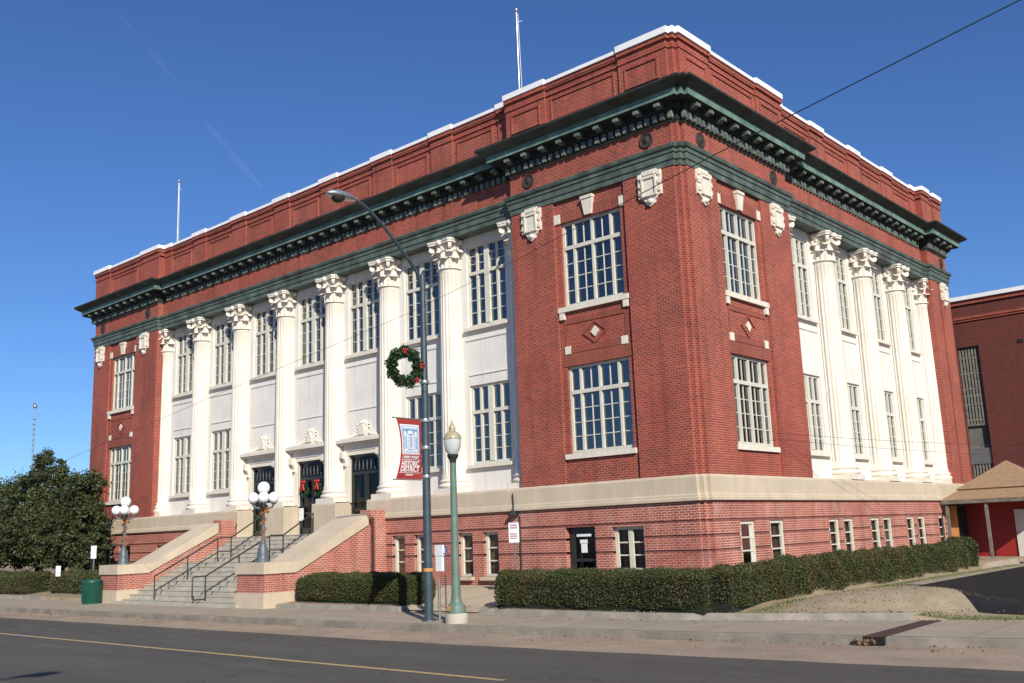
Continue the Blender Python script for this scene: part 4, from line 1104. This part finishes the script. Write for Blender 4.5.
m=MB(); m.quad((-900,-900,-2.6),(900,-900,-2.6),(900,1500,-2.6),(-900,1500,-2.6)); tag(m.build('ground',M_DIRT),kind='structure')
# mound skin, concrete path, shed apron, lot
m=MB(); vs=[]; gxx=np.linspace(3.9,9.0,50); gyy=np.linspace(-4.2,1.6,44)
for x in gxx:
    for y in gyy:
        yy=max(y,b2(x)+.03); vs.append((x,yy,gz(x,yy)+.006))
m.add(vs,[(i*44+j,(i+1)*44+j,(i+1)*44+j+1,i*44+j+1) for i in range(49) for j in range(43)],True); tag(m.build('mound',M_MOUND,recalc=False),kind='structure')
def patch(name,poly,mat,dz,n=14):
    # poly quad corners a,b,c,d
    a,b,c,d=[Vector((*p,0)) for p in poly]; m=MB(); vs=[]
    for i in range(n+1):
        for j in range(n+1):
            s,t_=i/n,j/n; p=a*(1-s)*(1-t_)+b*s*(1-t_)+c*s*t_+d*(1-s)*t_; vs.append((p.x,p.y,gz(p.x,p.y)+dz))
    m.add(vs,[(i*(n+1)+j,(i+1)*(n+1)+j,(i+1)*(n+1)+j+1,i*(n+1)+j+1) for i in range(n) for j in range(n)],True); return tag(m.build(name,mat),kind='structure')
patch('path',[(-7.9,-4.88),(-4.5,-4.88),(-5.2,-.1),(-11.0,-.1)],M_PATH,.03)
patch('path',[(3.6,5),(4.6,5),(4.3,19),(3.0,19)],M_WALK,.02)
patch('path',[(-.3,19),(30,19),(30,30),(-.3,30)],M_WALK,.012)
m=MB(); vs=[]; lr_=[(-2.6,8.2),(-1.6,7.8),(-.2,6.9),(1.2,5.6),(2.8,4.45),(6,4.25),(12,4.15),(19,4.05)]; ly=list(np.linspace(-2.6,19,40)); nx=24
for k in range(nx+1):
    for y in ly:
        xl=float(np.interp(y,[q[0] for q in lr_],[q[1] for q in lr_])); f=k/nx; x=xl+(34-xl)*f**1.6; yy=max(y,b2(x)+.85); vs.append((x,yy,gz(x,yy)+.022))
ny=len(ly); m.add(vs,[(i*ny+j,(i+1)*ny+j,(i+1)*ny+j+1,i*ny+j+1) for i in range(nx) for j in range(ny-1)],True); tag(m.build('parking_lot',M_LOT,recalc=False),kind='structure')
# planter kerbs
def planter(x0,x1,label,turn=None):
    X=list(np.arange(x0,x1,.5))+[x1]; pts=[(x,b2(x)) for x in X]
    m=MB(); vs=[]
    for x,y in pts: vs+=[(x,y-.02,-2.25),(x,y-.005,-2.06),(x,y+.01,-2.045),(x,y+.17,-2.045),(x,y+.19,-2.25)]
    m.add(vs,[(i*5+j,(i+1)*5+j,(i+1)*5+j+1,i*5+j+1) for i in range(len(pts)-1) for j in range(4)]); m.add(vs[:5],[(0,1,2,3,4)]); m.add(vs[-5:],[(0,1,2,3,4)])
    if turn:
        for tx,ty_ in turn: m.box(tx-.09,tx+.09,b2(tx)+.19,ty_,-2.25,-2.046)
    tag(m.build('planter_kerb',M_PLANT),label,'planter kerb','low concrete kerbs along the planting beds')
planter(-14.2,-8.1,'low concrete kerb along the bed of the short hedge right of the steps',[(-8.19,-2)])
planter(-4.7,6.9,'long low concrete kerb in front of the long right hedge',[(-4.61,-3)])
planter(-60,-32.9,'low concrete kerb below the far left hedge',None)
# storm drain
t=thing('storm_drain',(7.5,-5,-2.2),'rusty steel plate drain crossing the sidewalk with dry leaves in its mouth','storm drain')
m=MB(); m.add([(7.20,k_(7.2)-.03,-2.19),(7.62,k_(7.6)-.03,-2.19),(7.50,-3.0,-2.19),(7.12,-3.1,-2.19),(7.20,k_(7.2)-.03,-2.205),(7.62,k_(7.6)-.03,-2.205),(7.50,-3.0,-2.205),(7.12,-3.1,-2.205)],[(0,1,2,3),(0,1,5,4),(1,2,6,5),(2,3,7,6),(3,0,4,7)]); m.build('plate',M_RUST,t)
yk=k_(7.4); m=MB(); m.box(7.20,7.60,yk-.055,yk+.1,-2.345,-2.207); m.build('opening',M_BLKGAP,t)
P=np.stack([7.05+r_.random(60)*.4,np.full(60,yk-.09)-r_.random(60)*.08,-2.345+r_.random(60)*.10],1); link('dry_leaves',leaf_mesh('dry_leaves',P-np.array([7.5,-5,-2.2]),.05,M_LEAFD,seed=9),t)
# scattered dead leaves (ground litter)
n=700; x=r_.uniform(-12,11,n); y=np.array([b2(a) for a in x])+r_.normal(0,.35,n); z=np.where(y<np.array([b2(a)-.03 for a in x]),-2.193,-2.03)
x2=r_.uniform(2.5,6.4,500); y2=r_.uniform(-4,3,500); z2=np.array([gz(a,b)+.02 for a,b in zip(x2,y2)]); kk=y2>np.array([b2(a)+.2 for a in x2])
x3=r_.uniform(-25,11,260); y3=np.array([k_(a) for a in x3])-r_.random(260)**2*1.2-.03; z3=np.full(260,-2.345)
P=np.concatenate([np.stack([x,y,z],1),np.stack([x2[kk],y2[kk],z2[kk]],1),np.stack([x3,y3,z3],1)])
o=link('leaf_litter',leaf_mesh('leaf_litter',P,.035,M_LEAFD,seed=12)); tag(o,'dry brown leaves scattered along the kerbs and beds','leaf litter',kind='stuff')
# grass
def grass(name,n,fx,label,mat,seed,size=.05,h=.05):
    r=np.random.default_rng(seed); pts=[]
    while len(pts)<n:
        p=fx(r)
        if p is not None: pts.append(p)
    P=np.array([(a,b,gz(a,b)+h*.5) for a,b in pts]); tl=np.tile(np.array([0,0,1.6]),(n,1))
    o=link(name,leaf_mesh(name,P,size,mat,elong=2.8,seed=seed,tilt=tl)); tag(o,label,'grass',kind='stuff')
def fm(r):
    x=r.uniform(4,9.6); y=r.uniform(-3.9,1.2); 
    if y<b2(x)+.2: return None
    return (x,y)
grass('grass',7000,fm,'dry tan grass covering the low mound beside the parking lot',M_GRASS,21,.014,.012)
def fg(r):
    x=r.uniform(7.0,22); y=b2(x)+.05+abs(r.normal(0,.28)); 
    if y>b2(x)+.9: return None
    return (x,y)
grass('grass',9000,fg,'green and tan grass strip between sidewalk and black asphalt lot',M_GRASSG,22,.018,.03)
def fh(r):
    y=r.uniform(-4,18); x=3.25+abs(r.normal(0,.28)); return (x,y)
grass('grass',6000,fh,'green grass fringe at the foot of the side hedge',M_GRASSG,23,.022,.03)
def fy(r):
    x=r.uniform(-33,-27); y=r.uniform(-5,-1); return (x,y)
# ------------------------------------------------------------------ hedges
def hedge(name,segs,label,mat,n,seed,lump=.10,ls=.05):
    """segs: list of rounded boxes (x0,x1,y0,y1,z0,z1)"""
    r=np.random.default_rng(seed); cx=np.mean([s[0] for s in segs]); 
    s0=segs[0]; org=Vector(((s0[0]+s0[1])/2,(s0[2]+s0[3])/2,s0[4])); t=thing(name,org,label,'hedge','clipped hedges round the courthouse')
    core=MB(); PP=[];NN=[]
    tot=sum(2*((s[1]-s[0])+(s[3]-s[2]))*(s[5]-s[4])+(s[1]-s[0])*(s[3]-s[2]) for s in segs)
    for s in segs:
        x0,x1,y0,y1,z0,z1=s; hx,hy,hz=(x1-x0)/2,(y1-y0)/2,(z1-z0)/2; c=np.array([(x0+x1)/2,(y0+y1)/2,(z0+z1)/2])
        core.box(x0+.16,x1-.16,y0+.16,y1-.16,z0,z1-.14)
        ar=2*((x1-x0)+(y1-y0))*(z1-z0)+(x1-x0)*(y1-y0); k=int(n*ar/tot)
        d=r.normal(size=(k*3,3))
        # sample surface of box by faces
        A_=[(hy*hz,0),(hx*hz,1),(hx*hy,2)]; tw=A_[0][0]*2+A_[1][0]*2+A_[2][0]
        f=r.choice(5,size=k,p=np.array([A_[0][0],A_[0][0],A_[1][0],A_[1][0],A_[2][0]])/tw)
        p=r.uniform(-1,1,size=(k,3)); nrm=np.zeros((k,3))
        for q,(axx,sg) in enumerate(((0,-1),(0,1),(1,-1),(1,1),(2,1))): p[f==q,axx]=sg; nrm[f==q,axx]=sg
        P=p*np.array([hx,hy,hz])
        # round edges: superellipse pull
        rad=min(.36,hy*.8,hz*.8); inner=np.array([hx,hy,hz])-rad; qn=np.clip(P,-inner,inner); dd=P-qn; ln=np.linalg.norm(dd,axis=1,keepdims=True)+1e-9
        down=(P[:,2:3]<-hz*.2)
        P2=qn+dd/ln*rad; P=np.where(ln>rad,P2,P)
        W_=P+c
        bump_=lump*(np.sin(W_[:,0]*2.3+1.1*np.sin(W_[:,1]*1.7))*np.sin(W_[:,1]*2.1+W_[:,2]*1.3)+.5*np.sin(W_[:,0]*6.1+W_[:,2]*5)*np.sin(W_[:,1]*5.3))
        depth=-(r.random(k)**2)*.16+r.normal(0,.018,k)
        nn=P/ (np.linalg.norm(P/np.array([hx,hy,hz]),axis=1,keepdims=True)+1e-9); nn/=np.linalg.norm(nn,axis=1,keepdims=True)
        nn=nn*.3+nrm
        W_=W_+nn*(bump_+depth)[:,None]
        taper=1-np.clip((-(W_[:,2]-c[2])/hz),0,1)*.10
        W_[:,1]=c[1]+(W_[:,1]-c[1])*taper
        PP.append(W_);NN.append(nn)
    P=np.concatenate(PP);Nn=np.concatenate(NN)
    me=leaf_mesh('leaves',P-np.array(org),ls,mat,elong=1.7,seed=seed,tilt=Nn*.5); link('leaves',me,t)
    core.build('twigs',M_HCORE,t)
    return t
hedge('hedge',[(-4.5,2.6,-4.68,-3.35,-2.06,-1.03)]+[(2.10+.07*i,3.12+.03*(i%3),-4.3+1.85*i,-4.3+1.85*i+2.75,-2.03,-.96+.04*(i%2)+.012*i) for i in range(9)],'long clipped hedge turning the right corner of the building','hedge' and M_HLEAF,230000,31,lump=.065,ls=.026)
hedge('hedge',[(-14.1,-7.95,-4.72,-3.4,-2.06,-1.10)],'short clipped hedge between the steps and the tall street light',M_HLEAF,80000,32,lump=.05,ls=.026)
hedge('hedge',[(1.9,3.1,13.0,14.7,-2.0,-.80)],'round dark green bush at the far end of the side hedge by the shed',M_TLEAF,16000,33,ls=.045)
hedge('hedge',[(-41.5,-36.1,-4.9,-3.3,-2.08,-1.0)],'long clipped hedge at the far left under the tree',M_HLEAF2,36000,34,ls=.042)
hedge('hedge',[(-34.7,-30.4,-4.2,-2.9,-2.08,-.98)],'small clipped hedge behind the green bin',M_HLEAF2,24000,35,ls=.042)
# ------------------------------------------------------------------ trees
def tree(x,y,z0,lobes,label,seed,n,ls=.085,trunk=.22):
    r=np.random.default_rng(seed); rr=random.Random(seed)
    t=thing('evergreen_tree',(x,y,z0),label,'tree','dark evergreen trees left of the courthouse')
    m=MB(); top=max(l[2] for l in lobes)
    m.tube([(x,y,z0-.1),(x+.1,y,z0+.9),(x-.05,y+.1,z0+1.8),(x+.1,y,top*.7)],[trunk*1.3,trunk,trunk*.8,trunk*.3],9)
    for l in lobes: m.tube([(x,y,z0+.9+rr.random()*.8),((x+l[0])/2+rr.uniform(-.2,.2),(y+l[1])/2,(z0+1.5+l[2])/2+.2),(l[0],l[1],l[2]+l[5]*.3)],[trunk*.5,trunk*.3,.04],6)
    m.build('trunk',M_BARK,t)
    PP=[]
    vol=[l[3]*l[4]*l[5] for l in lobes]; V=sum(v**.7 for v in vol)
    for l,v in zip(lobes,vol):
        k=int(n*v**.7/V); ncl=max(10,int(k/130))
        d=r.normal(size=(ncl,3)); d/=np.linalg.norm(d,axis=1,keepdims=True)
        rad=(.45+.62*r.random(ncl)**.6)[:,None]
        cc=np.array(l[:3])+d*rad*np.array(l[3:6])
        idx=r.integers(0,ncl,k); cs=(.10+.15*r.random(ncl))*min(1.2,l[3]*.75)
        off=r.normal(size=(k,3))*cs[idx][:,None]*np.array([1,1,.75]); off[:,2]+=np.abs(off[:,2])*.35
        PP.append(cc[idx]+off)
    P=np.concatenate(PP); P=P[P[:,2]>z0+1.25+.4*np.sin(P[:,0]*1.9)]
    me=leaf_mesh('crown',P-np.array([x,y,z0]),ls,M_TLEAF,elong=1.7,seed=seed); link('crown',me,t)
TZ=-2.0
tree(-41.8,-1.8,TZ,[(-42.6,-1.9,2.4,2.4,2.2,1.7),(-40.2,-2.6,1.2,1.8,1.6,1.6),(-44.0,-2.0,.8,1.8,2,1.6),(-41.8,-1.6,3.9,1.0,1.0,1.6),(-42.0,-2.8,.6,2.0,1.5,1.1),(-39.0,-2.2,.3,1.4,1.3,1.2)],'large dense evergreen tree at the left edge with the highest crown',41,85000)
tree(-35.9,-2.5,TZ,[(-36.2,-2.6,1.6,1.4,1.3,1.5),(-36.7,-2.4,2.4,.7,.8,.9),(-34.9,-2.5,2.6,1.0,.9,1.5),(-33.9,-2.6,1.3,.9,.8,1.2),(-35.0,-2.7,.6,1.3,1.1,1.4),(-37.2,-2.6,.3,1.3,1.2,1.2),(-34.2,-2.5,-.2,1.0,.9,1.0),(-35.6,-2.4,2.2,.8,.7,.8)],'smaller evergreen tree touching the left brick corner of the building',42,62000)
tree(-47.5,2.0,TZ,[(-47.5,2,1.8,2.4,2,2.0),(-49.5,1.5,1.0,2.2,2,1.9),(-46,1.0,.8,1.7,1.5,1.5)],'evergreen tree half hidden behind the large one at the left edge',43,36000)
# ------------------------------------------------------------------ far left building
t=thing('low_building',(-115,26,-3),'low tan building far off behind the trees at the left','building')
m=MB(); m.box(-150,-88,24,34,-3.2,.1); m.build('wall',M_TANB,t)
m=MB(); m.box(-150.5,-87.5,23.5,34.5,.1,.3); m.build('roof',M_TRIM,t)
for k in range(6):
    m=MB(); m.box(-146+k*9,-144+k*9,23.9,24.05,-1.6,-.6); m.build('window',M_DOOR,t)
# antenna mast
t=thing('antenna_mast',(-110,70,-2),'thin lattice antenna mast rising above the trees at the far left','mast')
# ------------------------------------------------------------------ neighbour building
t=thing('brick_warehouse',(8,34,-1.9),'dark old brick building with white coping behind the shed at the right edge','building')
NY=34.0; m=MB()
wops=[(-2.7,-1.5,1.2,9.8)]
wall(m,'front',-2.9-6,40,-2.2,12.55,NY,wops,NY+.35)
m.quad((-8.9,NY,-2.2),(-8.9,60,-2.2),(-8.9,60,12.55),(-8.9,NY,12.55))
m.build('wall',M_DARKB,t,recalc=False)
m=MB(); m.box(-9.1,40,NY-.25,NY+.4,12.55,12.78); m.build('coping',M_COP,t)
m=MB(); m.box(-9,40,NY-.08,NY,11.3,11.42); m.box(-9,40,NY-.14,NY,11.42,11.55); m.box(-9,40,NY-.12,NY,12.3,12.54); m.build('corbel_course',M_BRICK,t)
m=MB(); m.box(-2.7,-1.5,NY+.3,NY+.34,1.2,9.8); bk=m.build('window',M_TIN,t)
m=MB(); m.box(-2.7,-1.5,NY+.15,NY+.25,6.9,7.0); m.box(-2.7,-1.5,NY+.15,NY+.25,5.2,5.3)
for z0,z1 in ((5.3,9.8),(1.2,3.0)):
    if z0<2: m.build('window_bars',M_TRIM2,t); m=MB()
    for k in range(7):
        x=-2.7+1.2*(k+.5)/7; m.box(x-.045,x+.045,NY+.14,NY+.2,z0,z1)
    for z in np.arange(z0+.2,z1,.9): m.box(-2.7,-1.5,NY+.13,NY+.17,z,z+.06)
m.build('window_bars',M_TRIM2,t)
m=MB(); m.box(-2.7,-1.5,NY+.1,NY+.29,3.0,3.9); m.build('window_sheet',M_ALU,t)
m=MB(); m.box(.6,.9,NY-.03,NY+.02,9.6,9.8); m.box(6,6.3,NY-.03,NY+.02,9.6,9.8); m.build('wall_vent',M_BLKGAP,t)
# ------------------------------------------------------------------ shed
SX0,SX1,SY0,SY1=.06,4.7,19.9,24.4; ez=.80; pk=(2.38,22.2,2.50)
t=thing('shed',(2.4,22,-1.9),'small red shed with brown hipped roof and porch posts behind the courthouse','shed')
m=MB()
e=[(SX0,SY0,ez),(SX1,SY0,ez),(SX1,SY1,ez),(SX0,SY1,ez)]
def lerp(a,b,t_): return tuple(a[i]+(b[i]-a[i])*t_ for i in range(3))
mid=[lerp(a,(pk[0],pk[1],pk[2]-.12),.27) for a in e]; up=[(p[0],p[1],p[2]+.09) for p in [lerp(a,(pk[0],pk[1],pk[2]-.1),.24) for a in e]]
for i in range(4):
    j=(i+1)%4; m.quad(e[i],e[j],mid[j],mid[i]); m.add([up[i],up[j],pk],[(0,1,2)]); m.quad(up[i],up[j],mid[j],mid[i])
m.build('roof',M_ROOF,t)
m=MB(); m.box(SX0,SX1,SY0,SY0+.06,ez-.17,ez-.01); m.box(SX0,SX0+.06,SY0+.06,SY1,ez-.17,ez-.01); m.box(SX1-.06,SX1,SY0+.06,SY1,ez-.17,ez-.01)
m.quad((SX0,SY0,ez-.02),(SX1,SY0,ez-.02),(SX1,SY1,ez-.02),(SX0,SY1,ez-.02)); m.build('fascia',M_TRIM,t)
for x in (.28,1.93,4.4):
    m=MB(); m.box(x-.06,x+.06,SY0+.08,SY0+.20,-1.95,ez-.17); m.build('post',M_TRIM,t)
m=MB(); m.box(.45,4.5,22.0,22.1,-1.95,ez-.03); m.box(4.4,4.5,22.1,24,-1.95,ez-.03); w_=m.build('wall',M_REDW,t)
m=MB(); m.box(2.50,3.35,21.93,21.99,-1.75,.30); dd=m.build('door',M_WDOOR,t)
m=MB(); m.sphere((2.55,21.9,-.72),.05,8); me=mesh(m,'handle',M_ALU); child('handle',me,dd)
for v in me.vertices: v.co-=wloc(t)
m=MB(); m.box(.03,.40,20.9,21.0,-1.95,.55); m.build('side_board',M_ORANGE,t)
m=MB(); m.box(.40,.46,20.9,22.0,-1.95,.55); m.build('side_board',M_BLKGAP,t)
# ------------------------------------------------------------------ wires
CAMP=Vector((15.5017,-25.988,0)); YAW,PIT,ROL,FPX=-.7242,.194,.037,983.458
Fv=Vector((math.sin(YAW)*math.cos(PIT),math.cos(YAW)*math.cos(PIT),math.sin(PIT))); Rv=Vector((math.cos(YAW),-math.sin(YAW),0)); Uv=Rv.cross(Fv)
Rc=math.cos(ROL)*Rv-math.sin(ROL)*Uv; Uc=math.sin(ROL)*Rv+math.cos(ROL)*Uv
def wire(name,pts,r,label,grp=None):
    m=MB(); P=[Vector(p) for p in pts]; m.tube(P,r,5); o=m.build(name,M_WIRE); tag(o,label,'wire',grp)
def sag(a,b,s,n=16):
    a,b=Vector(a),Vector(b); return [a.lerp(b,i/n)-Vector((0,0,s*4*(i/n)*(1-i/n))) for i in range(n+1)]
wire('overhead_wire',[(-60,-9,-1.8),(-35.7,-9,1.66),(-21.99,-9,3.55),(-12,-9,4.75),(-3.04,-9,5.78),(.84,-9,6.42),(6.12,-9,7.42),(7.99,-9,7.75),(12.03,-9,8.42),(16,-9,9.05),(24,-9,10.2)],[.006]*4+[.0055]*2+[.012]*5,'long thin overhead wire crossing the whole front and the upper right sky')
wire('side_wire',sag((.06,4.6,3.05),(12,30,3.1),.45),.006,'upper of two thin wires crossing the side columns','thin wires along the side')
wire('side_wire',sag((.06,4.4,2.85),(12,30,2.7),.55),.006,'lower of two thin wires crossing the side columns','thin wires along the side')
wire('service_wire',[(-8,-9,5.2),(-30,-8,3.0),(-52,-6,1.0)],.006,'faint thin wire low across the left half of the front') if False else None
# antenna mast, far behind the trees
t=bpy.data.objects['antenna_mast']; t.location=(-81.8,14,-3); WL['antenna_mast']=Vector(t.location)
m=MB(); m.tube([(-81.8,14,-3),(-81.8,14,10),(-81.9,14,13.6)],[.07,.06,.05],6); m.build('mast_pole',M_ALU,t)
m=MB()
for z in np.arange(9.6,13,.5): m.box(-81.93,-81.74,13.9,14.1,z,z+.06)
m.build('rung',M_TRIM,t)
m=MB(); m.sphere((-81.9,14,13.9),.22,8); m.box(-82.2,-81.6,13.9,14.0,14.15,14.2); m.build('antenna_head',M_ALU,t)
for o in list(bpy.data.objects):
    if o.name.startswith('low_building'):
        pass
m_,nt_,b_c=newmat('ice_cloud'); tr_=N(nt_,'ShaderNodeBsdfTransparent'); mx_=N(nt_,'ShaderNodeMixShader'); b_c.inputs['Base Color'].default_value=(.9,.92,1,1); b_c.inputs['Roughness'].default_value=1
nz=ramp(nt_,noise(nt_,pos(nt_),.006,5,.7),.35,.7,(0,)*3,(.022,)*3)
nt_.links.new(nz,mx_.inputs[0]); nt_.links.new(tr_.outputs[0],mx_.inputs[1]); nt_.links.new(b_c.outputs[0],mx_.inputs[2]); nt_.links.new(mx_.outputs[0],nt_.nodes['Material Output'].inputs[0])
for a,b in (((-.7953,.3670,.4824),(-.7926,.4407,.4213)),((-.7925,.4621,.3979),(-.7823,.5201,.3427))):
    a,b=Vector(a)*3600,Vector(b)*3600; m=MB(); m.tube([a+(b-a)*q for q in (0,.15,.5,.8,1)],[4,11,13,10,3],8); o=m.build('contrail',m_); tag(o,'faint thin white contrail high in the upper left sky','contrail',kind='stuff')
# ------------------------------------------------------------------ camera
cam=bpy.data.cameras.new('camera'); co=bpy.data.objects.new('camera',cam); COL.objects.link(co)
cam.sensor_width=36; cam.lens=FPX/1024*36; cam.clip_end=5000; cam.clip_start=.1
M=Matrix.Identity(4)
for i in range(3): M[i][0]=Rc[i]; M[i][1]=Uc[i]; M[i][2]=-Fv[i]; M[i][3]=CAMP[i]
co.matrix_world=M; scene.camera=co
# ------------------------------------------------------------------ light
EL=math.radians(29.5); dx,dy=.84,-.5426
sd_=Vector((dx*math.cos(EL),dy*math.cos(EL),math.sin(EL))).normalized()
sun=bpy.data.lights.new('sun','SUN'); sun.energy=4.9; sun.angle=math.radians(.5); sun.color=(1,.935,.80)
so=bpy.data.objects.new('sun',sun); COL.objects.link(so); so.rotation_euler=sd_.to_track_quat('Z','Y').to_euler()
w=bpy.data.worlds.new('World'); scene.world=w; w.use_nodes=True; nt=w.node_tree
bg=nt.nodes['Background']; sky=nt.nodes.new('ShaderNodeTexSky'); sky.sky_type='NISHITA'; sky.sun_disc=False
sky.sun_elevation=EL; sky.sun_rotation=math.atan2(dx,dy); sky.air_density=1.0; sky.dust_density=.0; sky.ozone_density=5; sky.altitude=200
mt=nt.nodes.new('ShaderNodeMix'); mt.data_type='RGBA'; mt.blend_type='MULTIPLY'; mt.inputs[0].default_value=1; mt.inputs[7].default_value=(.50,.66,.89,1)
nt.links.new(sky.outputs[0],mt.inputs[6]); nt.links.new(mt.outputs[2],bg.inputs[0]); bg.inputs[1].default_value=.11
vs_=scene.view_settings; vs_.view_transform='Standard'; vs_.look='None'; vs_.gamma=1; vs_.exposure=.24
scene.render.resolution_x=1024; scene.render.resolution_y=683
